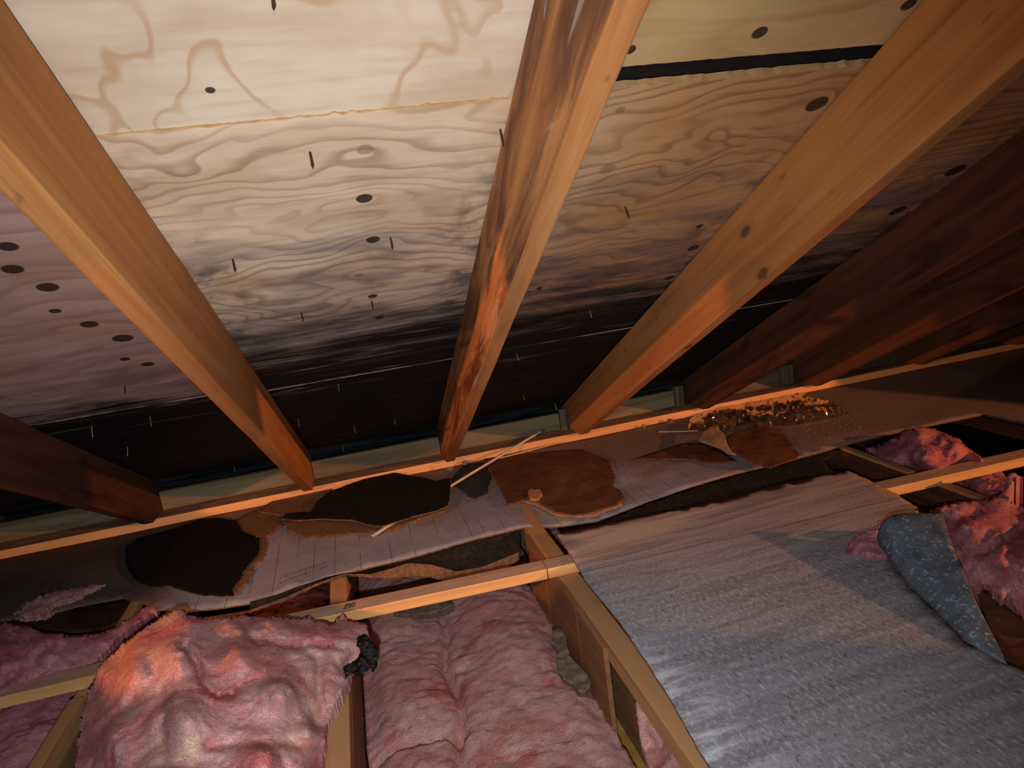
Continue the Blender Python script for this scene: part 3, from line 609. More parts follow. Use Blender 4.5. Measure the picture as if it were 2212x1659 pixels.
# ================================================================ plate, blocking, posts
pl = lumber('wall_plate', (-2.6, PLATE_Y + 0.07, 0.0), (5.4, PLATE_Y + 0.07, 0.0), (0, 0, 1), 0.14, PLATE_TOP, M['plate'])
tag(pl, 'long horizontal wood plate with bright orange front edge under all the rafter feet', 'wall plate')
xsr = [-1.52, -0.91, -0.296, 0.305, 0.918, 1.53, 2.14, 2.75, 3.36]
names = ['leftmost blocking board between rafter feet, very dim', 'dim blocking board between the dark left rafter and the smooth tan rafter', 'pale blocking board with a knot between the smooth tan rafter and the stained rafter',
         'pale blocking board behind the metal-tipped stick', 'blocking board between the knotty tan rafter and the red-brown rafter', 'shadowed blocking board right of the red-brown rafter foot', 'dark blocking board behind the third rafter from the right', 'nearly black blocking board at the far right end of the plate']
for i in range(8):
    a, b = xsr[i] + 0.021, xsr[i + 1] - 0.021
    if i in (3, 4): b -= 0.045
    if i in (5, 6): b -= 0.10
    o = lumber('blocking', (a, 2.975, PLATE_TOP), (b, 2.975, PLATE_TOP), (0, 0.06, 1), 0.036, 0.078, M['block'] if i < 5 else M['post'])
    tag(o, names[i], 'blocking', 'blocking boards between the rafter feet')
for (xa, wd, h, lab) in ((0.868, 0.032, 0.10, 'short pale post end left of the knotty tan rafter foot'), (1.462, 0.045, 0.10, 'short ribbed grey post end left of the red-brown rafter foot'), (2.055, 0.07, 0.10, 'ribbed grey post end left of the third rafter from the right'), (2.665, 0.08, 0.10, 'wide ribbed grey post end near the right end of the plate')):
    o = lumber('post_end', (xa, 2.972, PLATE_TOP), (xa, 2.972, PLATE_TOP + h), (0, -1, 0), wd, 0.03, M['post'])
    tag(o, lab, 'post', 'short posts on the plate')

# ================================================================ nails through the sheathing
NAILS = [(588, -14, 26, 0), (670, 331, 28, 0), (503, 562, 26, 0), (844, 515, 26, 0), (1351, 449, 28, 0), (651, 676, 22, 0), (803, 652, 20, 0), (269, 835, 22, 0), (1116, 764, 26, 1), (1081, 282, 30, 0),
         (198, 921, 34, 1), (324, 900, 34, 1), (275, 966, 32, 1), (506, 1008, 30, 1), (644, 906, 30, 1), (731, 830, 26, 1), (765, 920, 34, 1), (740, 961, 32, 1), (852, 905, 28, 1), (1130, 853, 26, 1), (1199, 873, 30, 1), (1275, 672, 22, 1), (548, 1024, 24, 1), (1010, 915, 24, 1)]
TIPS = {5: 'faint rusty nail tip in the greying plywood right of the smooth tan rafter', 6: 'nail tip just under the lowest black knots in the middle', 7: 'tiny nail tip in the pinkish panel above its mouldy edge', 8: 'pale nail tip just below the seam right of the stained rafter',
        10: 'leftmost pale nail tip hanging in the black sheathing', 11: 'second pale nail tip from the left in the black sheathing', 12: 'faint nail tip above the dark left rafter, in black sheathing', 13: 'faint nail tip above the blocking, left of the smooth tan rafter foot',
        14: 'nail tip in black sheathing close beside the smooth tan rafter', 15: 'brownish nail tip just under the seam between the two centre rafters', 16: 'bright pale nail tip in black sheathing between the smooth and the stained rafter', 17: 'nail tip in the bluish strip right of the smooth tan rafter foot',
        18: 'faint nail tip in black sheathing left of the stained rafter foot', 19: 'nail tip in black sheathing midway between stained and knotty rafter feet', 20: 'tall pale nail at the left of the knotty tan rafter foot', 21: 'small nail tip above the seam between stained and knotty rafters',
        22: 'lowest nail tip, just above the dim left blocking', 23: 'nail tip in black sheathing right of the stained rafter foot'}
for i, (px, py, ln, gv) in enumerate(NAILS):
    q = on_roof(px, py, 0.648); bm = bmesh.new(); L = ln / 1000.0
    bmesh.ops.create_cone(bm, cap_ends=True, segments=8, radius1=0.0019, radius2=0.0017, depth=L * 0.8 + 0.012, matrix=Matrix.Translation((0, 0, -(L * 0.8 - 0.012) / 2)))
    bmesh.ops.create_cone(bm, cap_ends=True, segments=8, radius1=0.0002, radius2=0.0018, depth=L * 0.2, matrix=Matrix.Translation((0, 0, -L * 0.9)))
    o = link_bm('roofing_nail', bm, M['nail_g'] if gv else M['nail'], matrix=frame((1, 0.1 * (i % 3 - 1), 0), NW + Vector((0.12 * math.sin(i * 2.3), 0.10 * math.cos(i * 1.7), 0)), q), smooth=False)
    where = {0: 'rusty nail poking through plywood at the very top edge', 1: 'long dark rusty nail poking through plywood beside the highest oval plug', 2: 'dark rusty nail poking through plywood just right of the smooth tan rafter', 3: 'dark nail poking through plywood beside the lower black knot', 4: 'thin nail through plywood between the stained and the knotty rafter', 9: 'nail at the left edge of the stained rafter'}.get(i)
    if where: tag(o, where, 'nail', 'nails poking through the sheathing')
    else: tag(o, TIPS[i], 'nail', 'nail tips in the dark lower sheathing')

# ================================================================ joists
def web_joist(xl, xr, y0, y1, label, seed=0, panels=(), far_web=None, chord=False, notch=(1.70, 1.81), flange_h=0.05, web_h=0.325, fmat=None, wmat=None):
    root = empty('ceiling_joist', ((xl + xr) / 2, 1.8, -0.34)); tag(root, label, 'joist', 'ceiling joists')
    f = lumber('top_flange', ((xl + xr) / 2, y0, -flange_h), ((xl + xr) / 2, y1, -flange_h), (0, 0, 1), xr - xl, flange_h, fmat or M['joist'], root, 0.004, [(notch[0] - y0, notch[1] - y0, 0.008)] if notch else ())
    for (a, b) in panels:
        lumber('web_panel', (xl - 0.007, a, -0.010 - web_h), (xl - 0.007, b, -0.010 - web_h), (0, 0, 1), 0.012, web_h, wmat or M['web'], root, 0.0008)
    if far_web:
        lumber('web_panel', (xr - 0.008, far_web[0], -0.335), (xr - 0.008, far_web[1], -0.335), (0, 0, 1), 0.012, 0.284, M['web'], root, 0.0008)
    if chord:
        lumber('bottom_chord', ((xl + xr) / 2, y0, -0.344), ((xl + xr) / 2, y1, -0.344), (0, 0, 1), 0.085, 0.045, M['yellow'], root, 0.002)
    return root
web_joist(0.436, 0.490, 0.45, 2.85, 'centre joist with thin plywood side panels, running beside the grey board', panels=((1.346, 1.538), (1.5405, 1.83), (1.8325, 2.04)), far_web=(1.18, 1.62), chord=True)
web_joist(-0.202, -0.152, 0.45, 2.85, 'joist standing between the folded pink batt and the middle insulation bay', far_web=(0.5, 2.8), chord=True)
web_joist(-0.816, -0.784, 0.45, 2.85, 'joist at the lower left, beside the black opening', far_web=(0.5, 2.8), chord=True)
web_joist(1.703, 1.733, 0.45, 2.85, 'joist crossed by the orange strap beyond the grey board', panels=((0.6, 2.8),), web_h=0.12, chord=False, wmat=M['lumber_x'])
web_joist(1.06, 1.11, 0.45, 2.85, 'joist hidden under the middle of the grey board', chord=False)
web_joist(2.33, 2.37, 0.45, 2.85, 'joist under the edge of the board at the right', chord=False, fmat=M['lumber_x'])
web_joist(-1.45, -1.40, 0.45, 2.85, 'joist hidden by pink wool at the left edge', notch=None)

# ================================================================ straps
def strap(x0, y0, x1, y1, label, zb=-0.006, wd=0.06, h=0.031):
    o = lumber('strap', (x0, y0, zb), (x1, y1, zb), (0, 0, 1), wd, h, M['strap'], None, 0.002); tag(o, label, 'wood strap', 'wood straps laid across the joists'); return o
strap(-0.42, 1.795, 0.405, 1.742, 'long pale wood strap spanning from the folded pink batt to the centre joist')
strap(0.4075, 1.742, 0.508, 1.737, 'short wood block end nailed on top of the centre joist')
strap(-1.9, 1.80, -0.72, 1.77, 'wood strap at the left edge running behind the folded pink batt')
strap(1.35, 1.725, 2.75, 1.675, 'orange lit wood strap at the right, crossing the open joist bay')
# small dark grade stamp on the long strap
sb = bmesh.new()
for k, (dx, dy, a, b) in enumerate([(0, 0, .003, .014), (.005, 0.003, .002, .012), (.011, -.001, .003, .015), (.017, .002, .0025, .013), (.024, 0, .002, .017), (-.002, -.013, .009, .003), (.009, -.013, .008, .003), (.019, -.012, .008, .003)]):
    bmesh.ops.create_cube(sb, size=1.0, matrix=Matrix.Translation((-0.152 + dx, 1.782 + dy, 0.0256)) @ Matrix.Rotation(0.2 * ((k % 3) - 1), 4, 'Z') @ Matrix.Diagonal((a, b, 0.0012, 1)))
st = link_bm('ink_stamp', sb, M['black']); sp_ = [o for o in bpy.data.objects if o.name == 'strap'][0]
st.parent = sp_; st.matrix_parent_inverse = sp_.matrix_world.inverted() if False else frame((Vector((0.405, 1.742, -0.006)) - Vector((-0.42, 1.795, -0.006))), (0, 0, 1), (-0.42, 1.795, -0.006)).inverted()

# ================================================================ insulation inside the bays
def bay(x0, x1, y0, y1, zc, mat, label, seed, amp=0.018, extra=None, grp='pink insulation lying in the joist bays'):
    def zf(x, y):
        z = zc + fbm(x * 7, y * 7, 0.2, 3, seed) * amp * 0.8 + fbm(x * 40, y * 60, 0.7, 4, seed + 2, .65) * amp * 0.34 + ridged(x * 16, y * 30, .3, 3, seed + 4) * amp * 0.16
        u = (x - x0) / (x1 - x0); z = z - 0.035 * (np.exp(-(u / 0.07) ** 2) + np.exp(-((1 - u) / 0.07) ** 2))
        if extra is not None: z = z + extra(x, y)
        return z
    o = field('insulation_batt', x0, x1, y0, y1, zf, mat, 0.009, 0.06); add_fibres(o, 4500 if seed == 3 else 700, seed=seed); tag(o, label, 'insulation', grp); return o
def crease_mid(x, y):
    xc = 0.085 - 0.05 * (1.6 - y) + 0.012 * np.sin(y * 17)
    return -0.035 * np.exp(-((x - xc) / 0.014) ** 2) - 0.028 * np.exp(-((y - 1.46 + 0.05 * x) / 0.02) ** 2) * (x < 0.1) + 0.03 * np.exp(-((x - 0.25) / 0.12) ** 2) + 0.025 * np.exp(-((x + 0.03) / 0.08) ** 2)
bay(-0.148, 0.425, 0.5, 2.84, -0.205, M['pink_bay'], 'dusty pink batt filling the middle bay under the long pale strap', 3, extra=crease_mid)
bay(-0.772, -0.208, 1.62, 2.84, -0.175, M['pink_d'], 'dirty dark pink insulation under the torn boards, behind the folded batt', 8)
bay(-1.395, -0.830, 0.5, 2.84, -0.06, M['pink_m'], 'pink insulation filling the bay at the lower left corner', 12)
bay(0.497, 1.055, 0.5, 2.84, -0.17, M['pink_m'], 'pink insulation under the grey board, glimpsed right of the centre joist', 15)
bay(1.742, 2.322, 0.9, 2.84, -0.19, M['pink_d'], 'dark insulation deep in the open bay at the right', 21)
bay(1.115, 1.693, 0.6, 1.20, -0.13, M['pink_m'], 'pink insulation beneath the curled corner of the grey board', 24)

# folded batt in the foreground
BP = [(120, 1720), (160, 1660), (172, 1560), (190, 1490), (215, 1440), (262, 1395), (330, 1345), (380, 1318), (398, 1316), (408, 1330), (440, 1338), (500, 1330), (522, 1326), (560, 1332), (585, 1330), (640, 1334), (665, 1333),
      (700, 1345), (720, 1344), (733, 1330), (742, 1322), (750, 1336), (765, 1340), (790, 1348), (796, 1366), (800, 1385), (795, 1400), (780, 1420), (762, 1445), (748, 1470), (735, 1500), (720, 1530), (703, 1570), (700, 1610), (698, 1660), (700, 1720)]
BC = [(180, 1700, .02), (165, 1620, .02), (190, 1500, .04), (240, 1420, .08), (330, 1350, .13), (395, 1325, .16), (300, 1450, .17), (270, 1600, .15), (380, 1420, .21), (400, 1550, .23), (360, 1700, .22), (480, 1350, .14), (560, 1345, .115), (660, 1345, .07), (735, 1340, .05), (790, 1370, .035), (520, 1420, .18), (600, 1500, .19), (560, 1640, .20),
      (650, 1400, .11), (730, 1400, .075), (690, 1480, .09), (660, 1580, .11), (690, 1560, .04), (700, 1650, .04), (760, 1435, .02), (640, 1700, .12)]
CR = [([(400, 1395), (425, 1430), (440, 1475), (470, 1500), (500, 1495)], 9, .035), ([(560, 1375), (620, 1392), (700, 1392), (770, 1405)], 8, .022), ([(640, 1395), (690, 1420), (690, 1500), (700, 1540)], 10, .02),
      ([(500, 1495), (540, 1470), (600, 1460)], 12, .015), ([(450, 1610), (560, 1600), (700, 1610)], 12, .018), ([(345, 1500), (355, 1600), (350, 1700)], 16, .018), ([(240, 1560), (300, 1500), (380, 1400)], 14, .01), ([(540, 1330), (530, 1360), (560, 1390)], 7, .02)]
o = blob('insulation_batt', BP, BC, M['pink'], step=6.0, drop=-0.012, amp=0.006, nscale=17, ragpx=3.0, seed=5, big=0.012, crease=CR, edge_round=0.02)
add_fibres(o, 5200, seed=3)
tag(o, 'big folded pink fibreglass batt in the lower left foreground, draped over a joist', 'insulation')
ch = blob('charred_edge', [(770, 1395), (785, 1378), (795, 1382), (800, 1392), (812, 1398), (818, 1408), (815, 1414), (812, 1440), (806, 1452), (800, 1440), (790, 1450), (775, 1460), (757, 1452), (745, 1468), (738, 1455), (752, 1438), (772, 1432), (785, 1410)],
          [(770, 1400, .05), (800, 1400, .045), (812, 1430, .03), (760, 1450, .035)], M['char'], step=3.5, drop=0, amp=0.01, nscale=60, ragpx=3.5, seed=31, skirt=0.006)
ch.parent = o; ch.location = ch.location - o.location; ch['label'] = 'sooty grey-black torn edge'

def lump(poly, ctrl, mat, label, grp=None, **k):
    o = blob('insulation_lump', poly, ctrl, mat, **k); add_fibres(o, 900, seed=k.get('seed', 1)) if mat is not M['rock'] else None; tag(o, label, 'insulation', grp); return o
lump([(-60, 1345), (0, 1342), (60, 1352), (95, 1365), (160, 1372), (230, 1362), (280, 1335), (310, 1310), (335, 1300), (345, 1312), (338, 1322), (290, 1350), (250, 1380), (215, 1420), (185, 1445), (150, 1460), (90, 1478), (50, 1482), (10, 1502), (-60, 1530)],
     [(0, 1350, .02), (0, 1420, .06), (0, 1490, .03), (100, 1400, .055), (180, 1440, .02), (220, 1400, .03), (320, 1310, .02), (100, 1470, .025)], M['pink_m'], 'pink wool bulging up behind the strap at the left edge', step=7, drop=-0.03, amp=0.009, nscale=22, ragpx=3, seed=41, edge_round=.02)
lump([(20, 1322), (60, 1298), (110, 1276), (170, 1266), (230, 1262), (180, 1286), (120, 1304), (90, 1322), (40, 1330)], [(20, 1320, .0), (110, 1290, .02), (220, 1262, .01)], M['pink_bay'], 'dim pink tuft lying on the dark board at the left', step=6, drop=-0.02, amp=0.006, nscale=30, ragpx=2.5, seed=43)
lump([(1872, 968), (1905, 958), (1935, 944), (1955, 928), (1985, 922), (2020, 926), (2052, 940), (2075, 950), (2092, 968), (2115, 985), (2128, 1000), (2110, 1015), (2060, 1030), (1990, 1040), (1960, 1020), (1930, 1002), (1900, 990)],
     [(1875, 970, -.03), (1985, 925, .085), (2060, 945, .075), (2120, 990, .03), (2000, 980, .06), (1970, 1030, -.08), (2100, 1020, -.06), (1920, 980, -.01)], M['pink_m'], 'rounded pink insulation mound behind the orange strap at the right', step=6, drop=-0.15, amp=0.010, nscale=20, ragpx=2.5, seed=45, edge_round=.015)
lump([(2062, 1034), (2110, 1010), (2150, 1006), (2165, 1020), (2175, 1040), (2168, 1060), (2150, 1066), (2130, 1062), (2110, 1050)], [(2070, 1035, -.06), (2130, 1020, -.02), (2170, 1045, -.02)], M['pink_m'], 'orange lit pink tuft hanging just below the strap at the right', step=5, drop=-0.15, amp=0.008, nscale=25, ragpx=2.5, seed=46)
lump([(2008, 1104), (2030, 1094), (2060, 1088), (2100, 1084), (2135, 1078), (2160, 1066), (2170, 1050), (2180, 1020), (2190, 1022), (2212, 1030), (2196, 1034), (2184, 1048), (2178, 1062), (2180, 1078), (2196, 1092), (2225, 1100), (2300, 1120), (2300, 1390), (2212, 1335), (2195, 1318), (2185, 1290), (2160, 1285), (2130, 1262), (2105, 1266), (2080, 1262), (2062, 1225), (2045, 1160), (2040, 1112)],
     [(2020, 1100, .05), (2100, 1090, .045), (2165, 1050, .05), (2190, 1025, .06), (2212, 1110, .06), (2100, 1150, .09), (2160, 1200, .12), (2250, 1180, .12), (2080, 1240, .05), (2140, 1265, .04), (2200, 1320, .02), (2260, 1340, .03), (2050, 1130, .05)], M['pink_m'],
     'large magenta pink insulation heap at the right edge behind the curled board corner', step=8, drop=-0.1, amp=0.010, nscale=18, ragpx=3, seed=47, big=0.012, crease=[([(2040, 1160), (2090, 1195), (2130, 1190), (2212, 1140)], 7, .03)], edge_round=.012)
# tuft pushed through the tear left of the curl
lump([(1828, 1195), (1838, 1172), (1858, 1155), (1876, 1146), (1898, 1146), (1896, 1126), (1906, 1128), (1920, 1142), (1930, 1165), (1926, 1198), (1905, 1200), (1880, 1196), (1850, 1193)],
     [(1830, 1195, .036), (1870, 1165, .055), (1900, 1130, .075), (1910, 1190, .045)], M['pink_m'], 'small pink tuft poking out of the tear left of the curled board corner', step=4, drop=0.033, amp=0.005, nscale=40, ragpx=2.2, seed=51)
# tufts beside the centre joist
lump([(1385, 1500), (1372, 1520), (1378, 1560), (1385, 1600), (1395, 1640), (1420, 1700), (1560, 1700), (1500, 1640), (1460, 1590), (1425, 1540), (1400, 1510)], [(1385, 1520, -.09), (1400, 1620, -.17), (1480, 1640, -.10), (1420, 1560, -.10), (1540, 1690, -.1)], M['pink'], 'pink wool between the yellow bottom chord and the grey board', step=6, drop=-0.2, amp=0.008, nscale=25, ragpx=2, seed=53)
# grey-brown felt pieces against the centre joist
lump([(1192, 1360), (1205, 1352), (1222, 1366), (1226, 1395), (1236, 1420), (1262, 1448), (1278, 1470), (1272, 1488), (1262, 1496), (1248, 1492), (1236, 1478), (1216, 1466), (1206, 1450), (1202, 1425), (1206, 1408), (1192, 1388)],
     [(1200, 1360, -.175), (1215, 1420, -.17), (1262, 1480, -.168)], M['rock'], 'flat grey-brown felt scrap lying on the pink batt against the centre joist', step=5, drop=-0.19, amp=0.004, nscale=40, ragpx=1.5, seed=55)
lump([(850, 1326), (880, 1312), (930, 1302), (972, 1296), (980, 1306), (960, 1318), (925, 1326), (890, 1330)], [(860, 1322, -.165), (960, 1305, -.16)], M['rock'], 'grey-brown felt scrap on the pink batt just under the long strap', step=5, drop=-0.19, amp=0.004, nscale=40, ragpx=1.5, seed=57)

# ================================================================ the loose boards
EDGE = [(-1.6, 2.30, 0.0), (-0.85, 2.24, 0.0), (-0.75, 2.14, 0.004)]
for (px, py) in [(340, 1315), (400, 1320), (480, 1312), (560, 1300), (640, 1268), (740, 1240), (820, 1220), (900, 1200), (1010, 1168), (1130, 1140), (1210, 1137), (1290, 1125), (1400, 1085), (1500, 1050), (1600, 1020), (1720, 990), (1830, 960), (1950, 930)]:
    q0 = at_z(px, py, 0.004); yf = 2.045 + max(0, 0.04 * q0.x); q = at_y(px, py, yf); z = q.z
    if abs(q.x + 0.18) < 0.12 or abs(q.x - 0.46) < 0.08: q = at_z(px, py, 0.0065); z = 0.0065
    EDGE.append((q.x, q.y, z))
EDGE += [(2.345, 2.115, 0.010)]
ex = [e[0] for e in EDGE]; ez = [e[2] for e in EDGE]
def board_z(x, y):
    t = min(1.0, max(0.0, (2.55 - y) / 0.5)); t = t * t * (3 - 2 * t)
    return 0.0065 * (1 - t) + float(np.interp(x, ex, ez)) * t + 0.0012 * math.sin(x * 9 + y * 5)
BA = [(-1.9, 2.30)] + [(e[0], e[1]) for e in EDGE] + [(2.36, 1.6), (2.37, 0.9), (4.9, 0.9), (4.9, 2.8575), (-1.9, 2.8575)]
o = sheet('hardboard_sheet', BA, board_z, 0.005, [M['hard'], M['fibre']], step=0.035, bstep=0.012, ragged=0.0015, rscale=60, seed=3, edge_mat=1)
tag(o, 'long wavy grey-brown hardboard sheet lying along the foot of the orange plate', 'board')
# sagging under-sheet seen between the joists
def under(name, top_px, bot_px, ytop, ybot, mats, label, seed, thick=0.004):
    n = 60
    def interp(pl, t):
        L = [0]
        for i in range(1, len(pl)): L.append(L[-1] + math.hypot(pl[i][0] - pl[i - 1][0], pl[i][1] - pl[i - 1][1]))
        s_ = t * L[-1]; return (float(np.interp(s_, L, [p[0] for p in pl])), float(np.interp(s_, L, [p[1] for p in pl])))
    rows = 8; V = []; F = []
    for j in range(rows + 1):
        for i in range(n + 1):
            a = interp(top_px, i / n); b = interp(bot_px, i / n); u = j / rows
            px = a[0] + (b[0] - a[0]) * u; py = a[1] + (b[1] - a[1]) * u
            if j == rows: py += 1.6 * float(fbm(px * .12, 3.1, 0, 3, seed)); 
            yy = ytop + (ybot - ytop) * u
            V.append(tuple(at_y(px, py, yy)))
    for j in range(rows):
        for i in range(n):
            k = j * (n + 1) + i; F.append([k, k + 1, k + n + 2, k + n + 1])
    o = shell(V, F, (0, 0.003, -thick * .6), name, mats, 0); return o
o = under('torn_under_sheet', [(745, 1232), (820, 1216), (900, 1196), (1010, 1164), (1124, 1140)], [(745, 1241), (840, 1243), (910, 1237), (975, 1248), (1060, 1246), (1124, 1205)], 2.10, 1.99, [M['darkb']], 'under', 61)
tag(o, 'sagging dark mouldy sheet hanging under the edge of the long hardboard', 'board')
fb = under('fibre_edge', [(742, 1239), (800, 1240), (845, 1228), (880, 1216), (930, 1219), (985, 1234), (1040, 1225), (1122, 1192)], [(742, 1243), (800, 1248), (845, 1250), (900, 1244), (945, 1252), (1000, 1262), (1060, 1250), (1122, 1210)], 1.986, 1.978, [M['fibre']], '', 63)
fb.parent = o; fb.location = fb.location - o.location; fb['label'] = 'fuzzy brown torn edge'
o = under('torn_under_sheet', [(540, 1300), (600, 1284), (660, 1262), (700, 1248), (742, 1238)], [(540, 1316), (600, 1300), (660, 1272), (700, 1256), (742, 1244)], 2.03, 2.01, [M['darkb']], '', 65)
tag(o, 'thin dark underlay edge left of the middle joist', 'board')
fb = under('fibre_edge', [(440, 1334), (540, 1318), (620, 1288), (680, 1262), (742, 1240)], [(440, 1340), (540, 1324), (620, 1296), (680, 1268), (742, 1243)], 2.008, 2.004, [M['fibre']], '', 67)
fb.parent = o; fb.location = fb.location - o.location; fb['label'] = 'frayed brown edge'
o = sheet('dark_under_board', px_to_xy([(1285, 1132), (1400, 1085), (1500, 1052), (1600, 1022), (1720, 990), (1812, 962), (1815, 972), (1780, 996), (1800, 1020), (1760, 1045), (1600, 1080), (1500, 1105), (1400, 1130), (1300, 1150)], 0.0045), 0.0045, 0.004, [M['darkb'], M['fibre']], step=0.02, bstep=0.01, ragged=0.002, rscale=70, seed=9)
tag(o, 'dark crumb-covered strip of board showing between the long hardboard and the big grey board', 'board')
o = sheet('dark_under_board', px_to_xy([(-30, 1340), (60, 1330), (100, 1315), (170, 1282), (240, 1258), (280, 1262), (322, 1290), (330, 1302), (300, 1318), (270, 1338), (230, 1356), (160, 1366), (100, 1362), (60, 1352), (-30, 1350)], -0.02), -0.02, 0.006, [M['gypsum'], M['fibre']], step=0.02, bstep=0.01, ragged=0.002, rscale=70, seed=10)
tag(o, 'broken dark brown board piece sunk among the pink wool at the left', 'board')

# torn scraps on top of it
def scrap(px, z, thick, mats, label, name='torn_board_scrap', seed=1, ragged=0.003, lift=0.0, step=0.014, edge_mat=0, cat='board scrap', wave=0.002, ctrl=None, rscale=70):
    base = idw([(a[0], a[1], a[2]) for a in ctrl]) if ctrl else None
    poly = px_to_xy(px, z)
    def zf(x, y):
        b = board_z(x, y) + (z - 0.0065) if base is None else base(x, y)
        return float(b) + wave * float(vnoise(x * 7, y * 9, seed, seed))
    o = sheet(name, poly, zf, thick, mats, step=step, bstep=0.006, ragged=ragged, rscale=rscale, seed=seed, edge_mat=edge_mat); tag(o, label, cat); return o
scrap([(500, 1128), (548, 1102), (612, 1104), (606, 1136), (577, 1160), (572, 1192), (548, 1210), (532, 1242), (500, 1270), (478, 1276), (470, 1240), (480, 1180)], 0.0125, 0.005, [M['fibre']], 'brown torn fibre scrap between the two black patches', seed=71, ragged=0.006)
scrap([(272, 1180), (300, 1162), (385, 1140), (430, 1122), (470, 1119), (508, 1124), (526, 1150), (560, 1163), (556, 1190), (530, 1213), (514, 1236), (498, 1256), (500, 1268), (440, 1275), (380, 1272), (320, 1262), (286, 1244), (270, 1215)], 0.018, 0.004, [M['black'], M['fibre']], 'blackened torn board piece at the left, under the orange plate', seed=72, ragged=0.004)
scrap([(555, 1104), (590, 1080), (640, 1062), (712, 1048), (722, 1064), (690, 1082), (676, 1096), (672, 1110), (620, 1116)], 0.0165, 0.004, [M['fibre'], M['fibre']], 'brown torn flap against the plate at the foot of the smooth tan rafter', seed=73, ragged=0.004)
scrap([(612, 1128), (640, 1118), (740, 1112), (820, 1128), (900, 1105), (950, 1090), (972, 1086), (966, 1102), (900, 1122), (850, 1142), (810, 1148), (740, 1156), (660, 1160), (622, 1146)], 0.0135, 0.004, [M['fibre']], 'fuzzy light brown torn layer below the central black patch', seed=74, ragged=0.005)
DOWEL_A = at_z(806, 1157, 0.017); DOWEL_B = at_y(1168, 934, 2.935)
scrap([(607, 1120), (618, 1108), (672, 1106), (684, 1082), (712, 1062), (760, 1044), (800, 1030), (850, 1021), (905, 1030), (940, 1040), (972, 1034), (973, 1060), (968, 1092), (945, 1102), (900, 1112), (860, 1124), (822, 1134), (790, 1130), (762, 1122), (700, 1120), (640, 1124)], 0.030, 0.004, [M['black2'], M['fibre']], 'central black torn board piece lying over the thin stick', seed=75, ragged=0.003, edge_mat=1)
scrap([(975, 1034), (1000, 1004), (1046, 998), (1058, 1012), (1062, 1030), (1054, 1050), (1052, 1066), (1028, 1078), (1010, 1072), (996, 1056), (978, 1048)], 0.0085, 0.0015, [M['slate']], 'dark slate coloured painted shadow between the black scrap and the brown board', name='shadow_patch', seed=76, ragged=0.0015, cat='painted shadow', wave=0)
bb = scrap([(1044, 991), (1110, 983), (1180, 976), (1255, 972), (1290, 984), (1316, 996), (1322, 1012), (1330, 1026), (1322, 1040), (1340, 1048), (1346, 1062), (1330, 1072), (1280, 1082), (1240, 1092), (1200, 1090), (1165, 1078), (1140, 1072), (1098, 1092), (1084, 1064), (1066, 1032)], 0.022, 0.005, [M['brown'], M['fibre']], 'brown hardboard piece with frayed edge lying in front of the plate at the centre', name='hardboard_piece', seed=77, ragged=0.003, edge_mat=1)
scrap([(1130, 1070), (1165, 1076), (1200, 1088), (1240, 1090), (1290, 1078), (1335, 1066), (1342, 1072), (1290, 1088), (1245, 1095), (1200, 1096), (1160, 1082), (1130, 1078)], 0.016, 0.004, [M['fibre_p']], 'frayed light fibre layer along the front of the central brown hardboard piece', seed=78, ragged=0.003)
scrap([(1138, 1056), (1146, 1050), (1165, 1048), (1170, 1058), (1160, 1068), (1145, 1070)], 0.032, 0.010, [M['fibre_p']], 'small pale crumbly chunk on the central brown hardboard piece', name='board_chunk', seed=79, ragged=0.002, step=0.008)
# right-hand scraps
scrap([(1372, 990), (1430, 972), (1470, 958), (1512, 956), (1560, 975), (1590, 996), (1540, 1000), (1480, 992), (1420, 992)], 0.015, 0.004, [M['brown'], M['fibre']], 'flat brown flake left of the curled pale fragment', name='hardboard_flake', seed=81, ragged=0.003)
def curl_scrap(px, zs, mat, label, seed, name='curled_scrap', skirt=0.004, step=4.0):
    o = blob(name, px, zs, mat, step=step, drop=0, amp=0.0012, nscale=40, ragpx=1.2, seed=seed, skirt=skirt); tag(o, label, 'board scrap'); return o
curl_scrap([(1570, 948), (1600, 930), (1640, 922), (1684, 928), (1698, 944), (1712, 962), (1728, 984), (1716, 994), (1690, 1002), (1664, 1012), (1630, 1004), (1606, 990), (1596, 978), (1578, 968), (1568, 958)],
           [(1570, 955, .055), (1600, 980, .05), (1660, 1010, .028), (1725, 985, .022), (1690, 930, .02), (1620, 925, .024), (1640, 965, .04)], M['brown'], 'raised brown hardboard piece in front of the clear plastic film', 83, 'hardboard_piece')
curl_scrap([(1508, 950), (1520, 934), (1534, 925), (1550, 921), (1556, 932), (1568, 946), (1571, 962), (1580, 978), (1590, 984), (1572, 980), (1556, 970), (1534, 962), (1516, 956)],
           [(1510, 950, .045), (1545, 925, .055), (1585, 983, .058), (1550, 955, .062)], M['fibre_l'], 'pale curled board fragment standing up beside the raised brown piece', 84)
